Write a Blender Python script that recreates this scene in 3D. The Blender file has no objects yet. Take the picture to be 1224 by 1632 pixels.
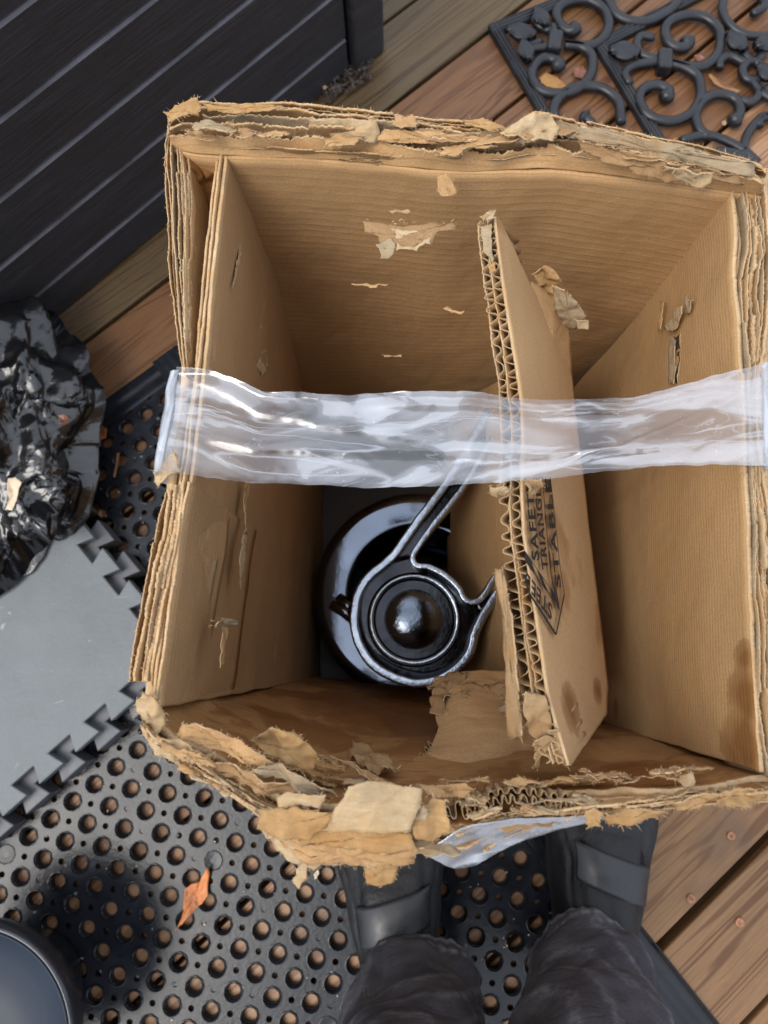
import bpy, bmesh, math, random
from mathutils import Vector, Matrix, noise
random.seed(7)
C = bpy.context.scene.collection
PI = math.pi
rnd = random.random
def uni(a, b): return a + (b - a) * random.random()

# ---------------------------------------------------------------- camera
F, CX, CY, NX, NY, HC = 1131.0, 612.0, 816.0, 635.0, 1045.0, 0.72
_d = Vector(((NX - CX) / F, -(NY - CY) / F, -1.0)).normalized()
_Z = -_d
_X = Vector((1, 0, 0)); _X = (_X - _X.dot(_Z) * _Z).normalized()
_Y = _Z.cross(_X)
RM = Matrix((_X, _Y, _Z))
cam = bpy.data.cameras.new('camera'); co = bpy.data.objects.new('camera', cam); C.objects.link(co)
co.matrix_world = Matrix.Translation((0, 0, HC)) @ RM.to_4x4()
cam.sensor_fit = 'VERTICAL'; cam.sensor_height = 36.0; cam.lens = F / 1632 * 36
cam.clip_start = 0.01; cam.clip_end = 200
cam.dof.use_dof = True; cam.dof.focus_distance = 0.37; cam.dof.aperture_fstop = 13.0
bpy.context.scene.camera = co

def P(px, py, z=0.0):
    """the point of the place seen at photo position px,py that lies at height z"""
    r = RM @ Vector(((px - CX) / F, -(py - CY) / F, -1.0))
    return Vector((0, 0, HC)) + r * ((z - HC) / r.z)
def PX(px, py, x):
    r = RM @ Vector(((px - CX) / F, -(py - CY) / F, -1.0))
    return Vector((0, 0, HC)) + r * (x / r.x)

# ---------------------------------------------------------------- sky, sun, exposure
SUN_EL, SUN_AZ = math.radians(60), math.radians(238)
w = bpy.data.worlds.new('World'); bpy.context.scene.world = w; w.use_nodes = True
nt = w.node_tree; nt.nodes.clear()
sky = nt.nodes.new('ShaderNodeTexSky'); sky.sky_type = 'NISHITA'; sky.sun_disc = False
sky.sun_elevation = SUN_EL; sky.sun_rotation = SUN_AZ; sky.dust_density = 3.0; sky.ozone_density = 2.0
hs = nt.nodes.new('ShaderNodeHueSaturation'); hs.inputs['Saturation'].default_value = 0.42
bg = nt.nodes.new('ShaderNodeBackground'); bg.inputs['Strength'].default_value = 0.15
wo = nt.nodes.new('ShaderNodeOutputWorld')
# thin overcast over the Nishita sky: brighter towards the zenith
tc = nt.nodes.new('ShaderNodeTexCoord'); sx_ = nt.nodes.new('ShaderNodeSeparateXYZ'); nt.links.new(tc.outputs['Generated'], sx_.inputs[0])
mr = nt.nodes.new('ShaderNodeMapRange'); mr.inputs['From Min'].default_value = 0.0; mr.inputs['From Max'].default_value = 1.0
mr.inputs['To Min'].default_value = 0.5; mr.inputs['To Max'].default_value = 1.0; nt.links.new(sx_.outputs[2], mr.inputs['Value'])
cl = nt.nodes.new('ShaderNodeMix'); cl.data_type = 'RGBA'; cl.blend_type = 'MULTIPLY'; cl.inputs[0].default_value = 1.0
cl.inputs[6].default_value = (7.9, 8.5, 9.6, 1); nt.links.new(mr.outputs[0], cl.inputs[7])
mx = nt.nodes.new('ShaderNodeMix'); mx.data_type = 'RGBA'; mx.inputs[0].default_value = 0.72
nt.links.new(sky.outputs[0], hs.inputs['Color']); nt.links.new(hs.outputs[0], mx.inputs[6]); nt.links.new(cl.outputs[2], mx.inputs[7])
nt.links.new(mx.outputs[2], bg.inputs['Color']); nt.links.new(bg.outputs[0], wo.inputs[0])
sl = bpy.data.lights.new('sun', 'SUN'); sl.energy = 1.4; sl.angle = math.radians(32); sl.color = (1.0, 0.94, 0.86)
so = bpy.data.objects.new('sun', sl); C.objects.link(so)
sd = Vector((math.cos(SUN_EL) * math.sin(SUN_AZ), math.cos(SUN_EL) * math.cos(SUN_AZ), math.sin(SUN_EL)))
so.rotation_euler = sd.to_track_quat('Z', 'Y').to_euler(); so.location = (0, 0, 3)
vs = bpy.context.scene.view_settings
vs.view_transform = 'Standard'; vs.look = 'None'; vs.gamma = 1; vs.use_curve_mapping = False; vs.exposure = 0.74
bpy.context.scene.cycles.max_bounces = 8
bpy.context.scene.cycles.transparent_max_bounces = 12

# ---------------------------------------------------------------- scene bookkeeping
def tag(o, label=None, cat=None, group=None, kind=None):
    if label: o['label'] = label
    if cat: o['category'] = cat
    if group: o['group'] = group
    if kind: o['kind'] = kind
    return o
def empty(name, loc, label, cat, group=None):
    o = bpy.data.objects.new(name, None); o.empty_display_size = 0.02; C.objects.link(o)
    o.location = loc
    return tag(o, label, cat, group)
def link(name, me, mats, parent=None, smooth=True):
    for m in (mats if isinstance(mats, (list, tuple)) else [mats]): me.materials.append(m)
    if smooth:
        for p in me.polygons: p.use_smooth = True
    o = bpy.data.objects.new(name, me); C.objects.link(o)
    if parent is not None:
        o.parent = parent
        o.matrix_parent_inverse = Matrix.Translation(-parent.location) if parent.type == 'EMPTY' or True else Matrix()
    return o
def from_data(name, v, f, mats, parent=None, smooth=True, uv=None, fm=None):
    me = bpy.data.meshes.new(name); me.from_pydata([tuple(q) for q in v], [], f)
    if uv:
        l = me.uv_layers.new(name='UVMap')
        for p in me.polygons:
            for li, vi in zip(p.loop_indices, p.vertices): l.data[li].uv = uv[vi]
    if fm:
        for p, m in zip(me.polygons, fm): p.material_index = m
    me.validate(); me.update()
    return link(name, me, mats, parent, smooth)
def solid(o, t, off=0.0, rim=0):
    m = o.modifiers.new('thickness', 'SOLIDIFY'); m.thickness = t; m.offset = off; m.material_offset_rim = rim
    return o
class MB:
    """collects vertices and faces of ONE mesh"""
    def __init__(s): s.v = []; s.f = []; s.uv = []; s.m = []
    def add(s, v, f, m=0, uv=None):
        n = len(s.v); s.v += [Vector(q) for q in v]; s.f += [tuple(i + n for i in q) for q in f]; s.m += [m] * len(f)
        s.uv += uv if uv else [(q[0], q[1]) for q in v]
    def box(s, c, u, vv, ww, m=0, bev=0):
        c, u, vv, ww = map(Vector, (c, u, vv, ww))
        p = [c + a * u + b * vv + d * ww for d in (-1, 1) for b in (-1, 1) for a in (-1, 1)]
        s.add(p, [(0, 2, 3, 1), (4, 5, 7, 6), (0, 1, 5, 4), (2, 6, 7, 3), (0, 4, 6, 2), (1, 3, 7, 5)], m)
    def tube(s, pts, r, n=8, m=0, closed=False, flat=1.0):
        pts = [Vector(p) for p in pts]; k = len(pts); V = []
        rr = r if isinstance(r, (list, tuple)) else [r] * k
        up = Vector((0, 0, 1))
        for i, p in enumerate(pts):
            a = pts[(i - 1) % k] if (closed or i > 0) else p
            b = pts[(i + 1) % k] if (closed or i < k - 1) else p
            t = (b - a).normalized()
            x = t.cross(up)
            if x.length < 1e-4: x = t.cross(Vector((0, 1, 0)))
            x.normalize(); y = x.cross(t).normalized()
            for j in range(n):
                an = 2 * PI * j / n
                V.append(p + rr[i] * (x * math.cos(an) + y * math.sin(an) * flat))
        Fc = []
        for i in range(k if closed else k - 1):
            for j in range(n):
                a = i * n + j; b = i * n + (j + 1) % n; c = ((i + 1) % k) * n + (j + 1) % n; d = ((i + 1) % k) * n + j
                Fc.append((a, b, c, d))
        if not closed:
            Fc.append(tuple(range(n))[::-1]); Fc.append(tuple((k - 1) * n + j for j in range(n)))
        s.add(V, Fc, m)
    def lathe(s, c, prof, n=64, m=0, tilt=None):
        V = []; c = Vector(c)
        for r, z in prof:
            for j in range(n):
                a = 2 * PI * j / n
                q = Vector((r * math.cos(a), r * math.sin(a), z))
                if tilt: q = tilt @ q
                V.append(c + q)
        Fc = []
        for i in range(len(prof) - 1):
            for j in range(n):
                Fc.append((i * n + j, i * n + (j + 1) % n, (i + 1) * n + (j + 1) % n, (i + 1) * n + j))
        s.add(V, Fc, m)
    def build(s, name, mats, parent=None, smooth=True):
        return from_data(name, s.v, s.f, mats, parent, smooth, s.uv, s.m)
def smooth_curve(pts, n, closed=False):
    """Catmull-Rom through pts, n samples evenly by length"""
    pts = [Vector(p) for p in pts]; k = len(pts); out = []
    segs = k if closed else k - 1
    for i in range(segs):
        p0 = pts[(i - 1) % k] if (closed or i > 0) else pts[0] * 2 - pts[1]
        p1 = pts[i]; p2 = pts[(i + 1) % k]
        p3 = pts[(i + 2) % k] if (closed or i + 2 < k) else p2 * 2 - p1
        for j in range(12):
            t = j / 12
            out.append(0.5 * ((2 * p1) + (p2 - p0) * t + (2 * p0 - 5 * p1 + 4 * p2 - p3) * t * t + (3 * p1 - p0 - 3 * p2 + p3) * t ** 3))
    out.append(pts[0] if closed else pts[-1])
    L = [0]
    for a, b in zip(out, out[1:]): L.append(L[-1] + (b - a).length)
    res = []; j = 0
    for i in range(n):
        s_ = L[-1] * i / (n - 1) if not closed else L[-1] * i / n
        while j < len(L) - 2 and L[j + 1] < s_: j += 1
        d = L[j + 1] - L[j]
        res.append(out[j].lerp(out[j + 1], (s_ - L[j]) / d if d > 0 else 0))
    return res
def poly_curve(pts, n):
    pts = [Vector(p) for p in pts]
    L = [0]
    for a, b in zip(pts, pts[1:]): L.append(L[-1] + (b - a).length)
    res = []; j = 0
    for i in range(n):
        s_ = L[-1] * i / (n - 1)
        while j < len(L) - 2 and L[j + 1] < s_: j += 1
        d = L[j + 1] - L[j]
        res.append(pts[j].lerp(pts[j + 1], (s_ - L[j]) / d if d > 0 else 0))
    return res
def n1(x, seed=0.0): return noise.noise(Vector((x, seed * 7.31, seed * 3.17)))
def jag(s_, seed):
    """torn paper edge, metres along the edge -> -1..1"""
    a = n1(s_ * 60, seed) * 0.9 + n1(s_ * 210, seed + 5) * 0.5 + n1(s_ * 700, seed + 9) * 0.35 + n1(s_ * 2000, seed + 11) * 0.2
    st = noise.cell(Vector((s_ * 45 + seed * 13, 0, 0))) - 0.5
    return a + st * 0.7

# ---------------------------------------------------------------- materials
class NT:
    def __init__(s, name):
        s.mat = bpy.data.materials.new(name); s.mat.use_nodes = True; s.t = s.mat.node_tree
        s.b = s.t.nodes['Principled BSDF']
    def n(s, typ, **k):
        o = s.t.nodes.new(typ)
        for a, b in k.items(): setattr(o, a, b)
        return o
    def l(s, a, b): s.t.links.new(a, b)
    def coord(s, which='Object', scale=(1, 1, 1), rot=(0, 0, 0)):
        c = s.n('ShaderNodeTexCoord'); m = s.n('ShaderNodeMapping')
        m.inputs['Scale'].default_value = scale; m.inputs['Rotation'].default_value = rot
        s.l(c.outputs[which], m.inputs['Vector']); return m.outputs[0]
    def noise(s, vec, scale, detail=4, rough=0.55, dist=0.0):
        o = s.n('ShaderNodeTexNoise'); o.inputs['Scale'].default_value = scale; o.inputs['Detail'].default_value = detail
        o.inputs['Roughness'].default_value = rough; o.inputs['Distortion'].default_value = dist
        if vec is not None: s.l(vec, o.inputs['Vector'])
        return o.outputs[0]
    def ramp(s, fac, stops, interp='LINEAR'):
        o = s.n('ShaderNodeValToRGB'); o.color_ramp.interpolation = interp
        el = o.color_ramp.elements
        while len(el) < len(stops): el.new(0.5)
        for e, (p, c) in zip(el, stops):
            e.position = p; e.color = (c, c, c, 1) if isinstance(c, (int, float)) else (*c, 1)
        s.l(fac, o.inputs[0]); return o.outputs[0]
    def mix(s, fac, a, b, typ='MIX'):
        o = s.n('ShaderNodeMix', data_type='RGBA', blend_type=typ)
        for v, i in ((fac, 0), (a, 6), (b, 7)):
            if isinstance(v, (int, float)): o.inputs[i].default_value = v if i == 0 else (v, v, v, 1)
            elif isinstance(v, tuple): o.inputs[i].default_value = (*v, 1)
            else: s.l(v, o.inputs[i])
        return o.outputs[2]
    def math(s, op, a, b=0.0, c=0.0):
        o = s.n('ShaderNodeMath', operation=op)
        for i, v in enumerate((a, b, c)):
            if isinstance(v, (int, float)): o.inputs[i].default_value = v
            else: s.l(v, o.inputs[i])
        return o.outputs[0]
    def bump(s, h, strength=0.3, dist=0.001, prev=None):
        o = s.n('ShaderNodeBump'); o.inputs['Strength'].default_value = strength; o.inputs['Distance'].default_value = dist
        s.l(h, o.inputs['Height'])
        if prev is not None: s.l(prev, o.inputs['Normal'])
        s.l(o.outputs[0], s.b.inputs['Normal']); return o.outputs[0]
    def set(s, **k):
        for a, v in k.items():
            i = s.b.inputs[a.replace('_', ' ')]
            if isinstance(v, (int, float)): i.default_value = v
            elif isinstance(v, tuple): i.default_value = (*v, 1) if len(v) == 3 else v
            else: s.l(v, i)
        return s

def cardboard(name, base=(0.43, 0.258, 0.118), pitch=0.0056, line=0.16, wet=0.0, scuff=0.5, rough=0.85, wetscale=9, fb=0.10):
    m = NT(name)
    uv = m.coord('UV'); sp = m.n('ShaderNodeSeparateXYZ'); m.l(uv, sp.inputs[0])
    wob = m.noise(uv, 5, 1)
    v = m.math('ADD', sp.outputs[1], m.math('MULTIPLY', wob, 0.0015))
    ph = m.math('MULTIPLY', v, 2 * PI / pitch)
    si = m.math('SINE', ph)
    ln = m.ramp(si, [(0.0, 0.0), (0.78, 0.0), (0.99, 1.0)])
    vary = m.ramp(m.noise(uv, 22, 3), [(0.35, 0.25), (0.65, 1.0)])
    lnf = m.math('MULTIPLY', m.math('MULTIPLY', ln, vary), line)
    big = m.noise(uv, 11, 4, 0.6)
    fib = m.noise(m.coord('UV', (160, 900, 1)), 1.0, 5, 0.7)
    grain = m.noise(uv, 900, 4, 0.75)
    c = m.mix(m.ramp(big, [(0.3, 0.0), (0.7, 1.0)]), tuple(x * 0.86 for x in base), tuple(min(1, x * 1.1) for x in base))
    c = m.mix(m.ramp(fib, [(0.3, 0.0), (0.75, 0.35)]), c, tuple(x * 1.3 for x in base))
    c = m.mix(m.ramp(grain, [(0.35, 0.5), (0.60, 0.0)]), c, tuple(x * 0.55 for x in base))
    c = m.mix(lnf, c, (base[0] * 0.5, base[1] * 0.42, base[2] * 0.35))
    # scuffs: fibres lifted off the liner, mostly along one direction
    sc = m.noise(m.coord('UV', (16, 60, 1)), 1.0, 7, 0.72, 0.6)
    scm = m.ramp(sc, [(0.60, 0.0), (0.66, scuff * .3), (0.70, scuff)])
    c = m.mix(scm, c, (0.56, 0.40, 0.23))
    ft = m.noise(m.coord('UV', (14, 3, 1)), 1.0, 5, 0.6, 0.4)
    c = m.mix(m.ramp(ft, [(0.62, 0.0), (0.74, 0.35)]), c, (base[0] * 0.62, base[1] * 0.55, base[2] * 0.5))
    r = rough
    if wet > 0:
        wn = m.noise(uv, wetscale, 5, 0.6, 0.5)
        wm = m.ramp(wn, [(0.62 - wet * 0.25, 0.0), (0.66 - wet * 0.25, 0.55), (0.8, 0.9)])
        c = m.mix(wm, c, (base[0] * 0.5, base[1] * 0.36, base[2] * 0.22))
        r = m.math('SUBTRACT', rough, m.math('MULTIPLY', wm, 0.35))
    at = m.n('ShaderNodeAttribute'); at.attribute_name = 'damp_shade'  # mask for wet stains and for shade painted on the front wall
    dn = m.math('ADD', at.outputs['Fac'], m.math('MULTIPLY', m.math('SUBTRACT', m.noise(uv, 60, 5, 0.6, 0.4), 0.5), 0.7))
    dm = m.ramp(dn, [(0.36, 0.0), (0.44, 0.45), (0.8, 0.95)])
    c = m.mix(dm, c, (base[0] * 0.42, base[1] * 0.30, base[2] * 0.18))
    m.set(Base_Color=c, Roughness=r, Specular_IOR_Level=0.25)
    b = m.bump(si, fb, 0.0006)
    b = m.bump(grain, 0.35, 0.0003, b)
    b = m.bump(m.noise(uv, 60, 5, 0.6), 0.4, 0.0015, b)
    b = m.bump(sc, 0.25, 0.001, b)
    return m.mat
def paper(name, col, rough=0.9):
    m = NT(name); uv = m.coord('Object')
    a = m.noise(uv, 300, 6, 0.7); b2 = m.noise(uv, 45, 5, 0.6)
    c = m.mix(m.ramp(b2, [(0.35, 0.0), (0.65, 1.0)]), tuple(x * 0.74 for x in col), col)
    c = m.mix(m.ramp(a, [(0.35, 0.55), (0.6, 0.0)]), c, tuple(x * 0.6 for x in col))
    m.set(Base_Color=c, Roughness=rough, Specular_IOR_Level=0.2)
    f1 = m.noise(m.coord('Object', (90, 900, 300)), 1.0, 5, 0.7); g2 = m.noise(uv, 1300, 3, 0.7)
    c = m.mix(m.ramp(f1, [(0.42, 0.45), (0.6, 0.0)]), c, tuple(x * y for x, y in zip(col, (0.72, 0.62, 0.52))))
    st = m.noise(uv, 34, 6, 0.65, 1.2)
    c = m.mix(m.ramp(st, [(0.52, 0.0), (0.60, 0.5)]), c, tuple(x * y for x, y in zip(col, (0.78, 0.64, 0.48))))
    m.set(Base_Color=c)
    b = m.bump(a, 0.7, 0.0008); b = m.bump(b2, 0.6, 0.002, b); b = m.bump(f1, 0.5, 0.0006, b); m.bump(g2, 0.5, 0.0003, b)
    return m.mat
M = {}
M['kraft'] = cardboard('kraft board')
M['kraft_back'] = cardboard('kraft board of the rear wall', (0.50, 0.305, 0.142), 0.0058, 0.50, 0.0, 0.6, fb=0.05)
M['kraft_pad'] = cardboard('kraft board of the pads', (0.47, 0.287, 0.130), 0.0027, 0.34, 0.0, 0.45, wetscale=7)
M['kraft_left'] = cardboard('worn kraft board', (0.41, 0.255, 0.126), 0.0040, 0.25, 0.0, 0.75)
M['kraft_wet'] = cardboard('wet kraft board', (0.35, 0.185, 0.070), 0.005, 0.12, 0.55, 0.7, 0.8, 16)
M['ply'] = cardboard('inner ply', (0.30, 0.18, 0.085), 0.007, 0.25, 0.1, 0.8)
M['edge'] = paper('torn paper edge', (0.64, 0.46, 0.27))
M['pale'] = paper('pale peeled paper', (0.54, 0.41, 0.25))
M['grey_ply'] = paper('grey inner paper', (0.40, 0.31, 0.20))
M['flute'] = paper('fluting paper', (0.43, 0.29, 0.155))
M['orange_ply'] = paper('orange brown ply', (0.48, 0.30, 0.135))

def wood():
    m = NT('wet deck boards')
    uv = m.coord('UV'); at = m.n('ShaderNodeAttribute'); at.attribute_name = 'board'
    sh = m.n('ShaderNodeVectorMath', operation='ADD'); m.l(uv, sh.inputs[0])
    cb = m.n('ShaderNodeCombineXYZ'); m.l(m.math('MULTIPLY', at.outputs['Fac'], 7.7), cb.inputs[0]); m.l(m.math('MULTIPLY', at.outputs['Fac'], 3.1), cb.inputs[2])
    m.l(cb.outputs[0], sh.inputs[1])
    def mp(s):
        o = m.n('ShaderNodeMapping'); o.inputs['Scale'].default_value = s; m.l(sh.outputs[0], o.inputs[0]); return o.outputs[0]
    rings = m.noise(mp((1.6, 26, 1)), 1.0, 3, 0.5, 0.9)
    rl = m.math('SINE', m.math('MULTIPLY', rings, 58))
    rr = m.ramp(rl, [(0.2, 0.0), (0.9, 1.0)])
    fine = m.noise(mp((18, 480, 1)), 1.0, 6, 0.7)
    big = m.noise(mp((3, 9, 1)), 1.0, 5, 0.6)
    bc = m.ramp(at.outputs['Fac'], [(0.0, (0.225, 0.125, 0.058)), (0.2, (0.200, 0.108, 0.048)), (0.38, (0.38, 0.22, 0.125)), (0.48, (0.155, 0.070, 0.028)), (0.6, (0.145, 0.070, 0.030)), (0.8, (0.105, 0.068, 0.032)), (1.0, (0.095, 0.064, 0.030))])
    c = m.mix(rr, bc, m.mix(1.0, bc, (0.52, 0.42, 0.34), 'MULTIPLY'))
    c = m.mix(m.ramp(fine, [(0.3, 0.6), (0.6, 0.0)]), c, m.mix(1.0, bc, (0.42, 0.38, 0.34), 'MULTIPLY'))
    c = m.mix(m.ramp(big, [(0.42, 0.0), (0.75, 0.75)]), c, m.mix(1.0, bc, (1.3, 1.25, 1.15), 'MULTIPLY'))
    c = m.mix(m.ramp(m.noise(mp((6, 10, 1)), 1.0, 4), [(0.60, 0.0), (0.72, 0.6)]), c, (0.07, 0.045, 0.03))
    m.set(Base_Color=c, Roughness=m.ramp(big, [(0.3, 0.32), (0.7, 0.62)]), Specular_IOR_Level=0.32)
    b = m.bump(fine, 0.5, 0.0012); m.bump(rr, 0.3, 0.0008, b)
    return m.mat
M['wood'] = wood()
def simple(name, col, rough, spec=0.5, nscale=200, bs=0.2, bd=0.0008, var=0.25, metal=0.0, coat=0.0):
    m = NT(name); v = m.coord('Object'); a = m.noise(v, nscale, 5, 0.65); b2 = m.noise(v, nscale / 9, 4, 0.6)
    c = m.mix(m.ramp(b2, [(0.35, 0.0), (0.65, 1.0)]), tuple(x * (1 - var) for x in col), tuple(x * (1 + var) for x in col))
    m.set(Base_Color=c, Roughness=m.ramp(b2, [(0.3, max(0.02, rough * 0.75)), (0.7, min(1, rough * 1.25))]), Specular_IOR_Level=spec, Metallic=metal, Coat_Weight=coat)
    m.bump(a, bs, bd); return m.mat
M['rubber'] = simple('wet black rubber', (0.010, 0.0115, 0.015), 0.22, 0.30, 260, 0.35, 0.0006, 0.3)
M['iron_rubber'] = simple('moulded black rubber', (0.012, 0.013, 0.016), 0.38, 0.42, 420, 0.3, 0.0006, 0.3)
M['foam_dark'] = simple('dark grey foam', (0.085, 0.09, 0.10), 0.5, 0.5, 500, 0.2, 0.0004, 0.12)
M['steel'] = simple('glossy black enamel', (0.13, 0.15, 0.185), 0.06, 0.8, 150, 0.10, 0.0006, 0.12, 1.0, 0.0)
M['steel_deep'] = simple('shaded black enamel', (0.035, 0.036, 0.04), 0.12, 0.8, 200, 0.3, 0.0006, 0.4, 1.0, 0.0)  # darker copy of the enamel: shade in channel and cup groove painted in
M['steel_edge'] = simple('sky-bright black enamel', (0.36, 0.40, 0.46), 0.06, 0.9, 260, 0.45, 0.0010, 0.2, 1.0, 0.0)  # brighter copy of the enamel: sky reflection on flanges and lip painted in
M['shoe'] = simple('dull black shoe leather', (0.014, 0.0145, 0.016), 0.55, 0.35, 120, 0.8, 0.0018, 0.7)
M['shoe_sole'] = simple('shoe sole rubber', (0.018, 0.018, 0.02), 0.6, 0.4, 200, 0.3)
M['strap'] = simple('shoe strap', (0.020, 0.021, 0.024), 0.42, 0.5, 700, 0.3, 0.0004, 0.2)
M['skin'] = simple('skin', (0.5, 0.32, 0.24), 0.5, 0.4)
M['lid'] = simple('smoke blue plastic', (0.022, 0.030, 0.044), 0.45, 0.22, 30, 0.05, 0.0008, 0.25)
M['lid_rim'] = simple('black plastic rim', (0.02, 0.022, 0.028), 0.25, 0.6, 100, 0.1)
M['leaf'] = simple('orange dead leaf', (0.50, 0.17, 0.05), 0.4, 0.5, 300, 0.6, 0.0008, 0.45)
M['twig'] = simple('straw', (0.24, 0.12, 0.05), 0.6)
M['deadleaf'] = simple('brown dead leaf', (0.13, 0.048, 0.026), 0.4, 0.5, 300, 0.6, 0.0008, 0.45)
M['crumb'] = simple('pale crumbs', (0.62, 0.5, 0.36), 0.8)
M['debris'] = simple('wet leaf litter', (0.045, 0.032, 0.026), 0.5, 0.5, 300, 0.8, 0.002, 0.6)
M['screw'] = simple('rusty screw', (0.34, 0.16, 0.09), 0.45, 0.5, 600, 0.3, 0.0004, 0.5, 0.5)
M['earth'] = simple('ground', (0.07, 0.06, 0.045), 0.95, 0.2, 40, 0.8, 0.01, 0.4)
M['ink'] = simple('printing ink', (0.018, 0.014, 0.014), 0.75, 0.3, 900, 0.3, 0.0003, 0.5)
def deckbox_mat():
    m = NT('charcoal wood look resin'); v = m.coord('UV')
    g = m.noise(m.coord('UV', (14, 420, 1)), 1.0, 6, 0.7, 0.2); gr = m.noise(v, 900, 3, 0.6)
    c = m.mix(m.ramp(g, [(0.3, 0.0), (0.65, 1.0)]), (0.007, 0.0075, 0.010), (0.026, 0.027, 0.033))
    c = m.mix(m.ramp(gr, [(0.55, 0.0), (0.7, 0.35)]), c, (0.06, 0.06, 0.07))
    du = m.noise(m.coord('UV', (5, 60, 1)), 1.0, 6, 0.7, 0.5); c = m.mix(m.ramp(du, [(0.52, 0.0), (0.72, 0.4)]), c, (0.055, 0.055, 0.062))
    m.set(Base_Color=c, Roughness=0.5, Specular_IOR_Level=0.5)
    b = m.bump(g, 0.7, 0.0012); m.bump(gr, 0.4, 0.0005, b); return m.mat
M['resin'] = deckbox_mat()
M['resin_edge'] = simple('highlit resin edge', (0.085, 0.085, 0.10), 0.45, 0.5, 160, 0.4, 0.0006, 0.45)  # lighter resin: sky highlights on the board ledges painted into the colour
def foam():
    m = NT('grey foam'); v = m.coord('Object')
    a = m.noise(v, 22, 5, 0.6, 0.4); g = m.noise(v, 1400, 2, 0.5)
    c = m.mix(m.ramp(a, [(0.3, 0.0), (0.7, 1.0)]), (0.105, 0.120, 0.128), (0.155, 0.170, 0.178))
    st = m.noise(m.coord('Object', (13, 70, 13), (0, 0, math.radians(-40))), 1.0, 5, 0.6, 0.2)
    c = m.mix(m.ramp(st, [(0.66, 0.0), (0.73, 0.55)]), c, (0.48, 0.50, 0.50))
    sp = m.noise(v, 55, 4, 0.55, 1.0)
    c = m.mix(m.ramp(sp, [(0.68, 0.0), (0.75, 0.5)]), c, (0.42, 0.44, 0.44))
    m.set(Base_Color=c, Roughness=m.ramp(a, [(0.3, 0.42), (0.7, 0.62)]), Specular_IOR_Level=0.5)
    bb = m.bump(g, 0.6, 0.0006); m.bump(m.noise(v, 240, 3, .6), 0.4, 0.0008, bb); return m.mat
M['foam'] = foam()
def bagmat():
    m = NT('black plastic film'); v = m.coord('Object')
    a = m.noise(v, 38, 5, 0.6, 0.8); b2 = m.noise(v, 130, 4, 0.6, 0.5)
    m.set(Base_Color=(0.006, 0.006, 0.007), Roughness=0.16, Specular_IOR_Level=0.7, Coat_Weight=0.0)
    b = m.bump(a, 0.25, 0.004); m.bump(b2, 0.2, 0.0015, b); return m.mat
M['bag'] = bagmat()
def denim():
    m = NT('faded black denim'); v = m.coord('Object')
    a = m.noise(v, 1300, 3, 0.7); b2 = m.noise(v, 26, 5, 0.6); e = m.noise(m.coord('Object', (260, 260, 900)), 1.0, 4, 0.6)
    c = m.mix(m.ramp(b2, [(0.3, 0.0), (0.7, 1.0)]), (0.036, 0.034, 0.040), (0.088, 0.083, 0.094))
    c = m.mix(m.ramp(a, [(0.5, 0.0), (0.7, 0.5)]), c, (0.13, 0.125, 0.135))
    at = m.n('ShaderNodeAttribute'); at.attribute_name = 'worn'
    c = m.mix(m.math('MULTIPLY', at.outputs['Fac'], m.ramp(m.noise(v, 170, 4), [(0.35, 0.1), (0.6, 0.8)])), c, (0.27, 0.27, 0.30))
    m.set(Base_Color=c, Roughness=0.9, Specular_IOR_Level=0.15)
    cr = m.noise(m.coord('Object', (16, 30, 45), (0.5, 0.4, 0)), 1.0, 3, 0.5, 1.0)
    crl = m.ramp(m.math('ABSOLUTE', m.math('SUBTRACT', cr, 0.5)), [(0.0, 0.0), (0.03, 0.8), (0.10, 1.0)])
    b = m.bump(a, 0.6, 0.0006); b = m.bump(e, 0.3, 0.0006, b); m.bump(crl, 0.22, 0.003, b); return m.mat
M['denim'] = denim()
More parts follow.
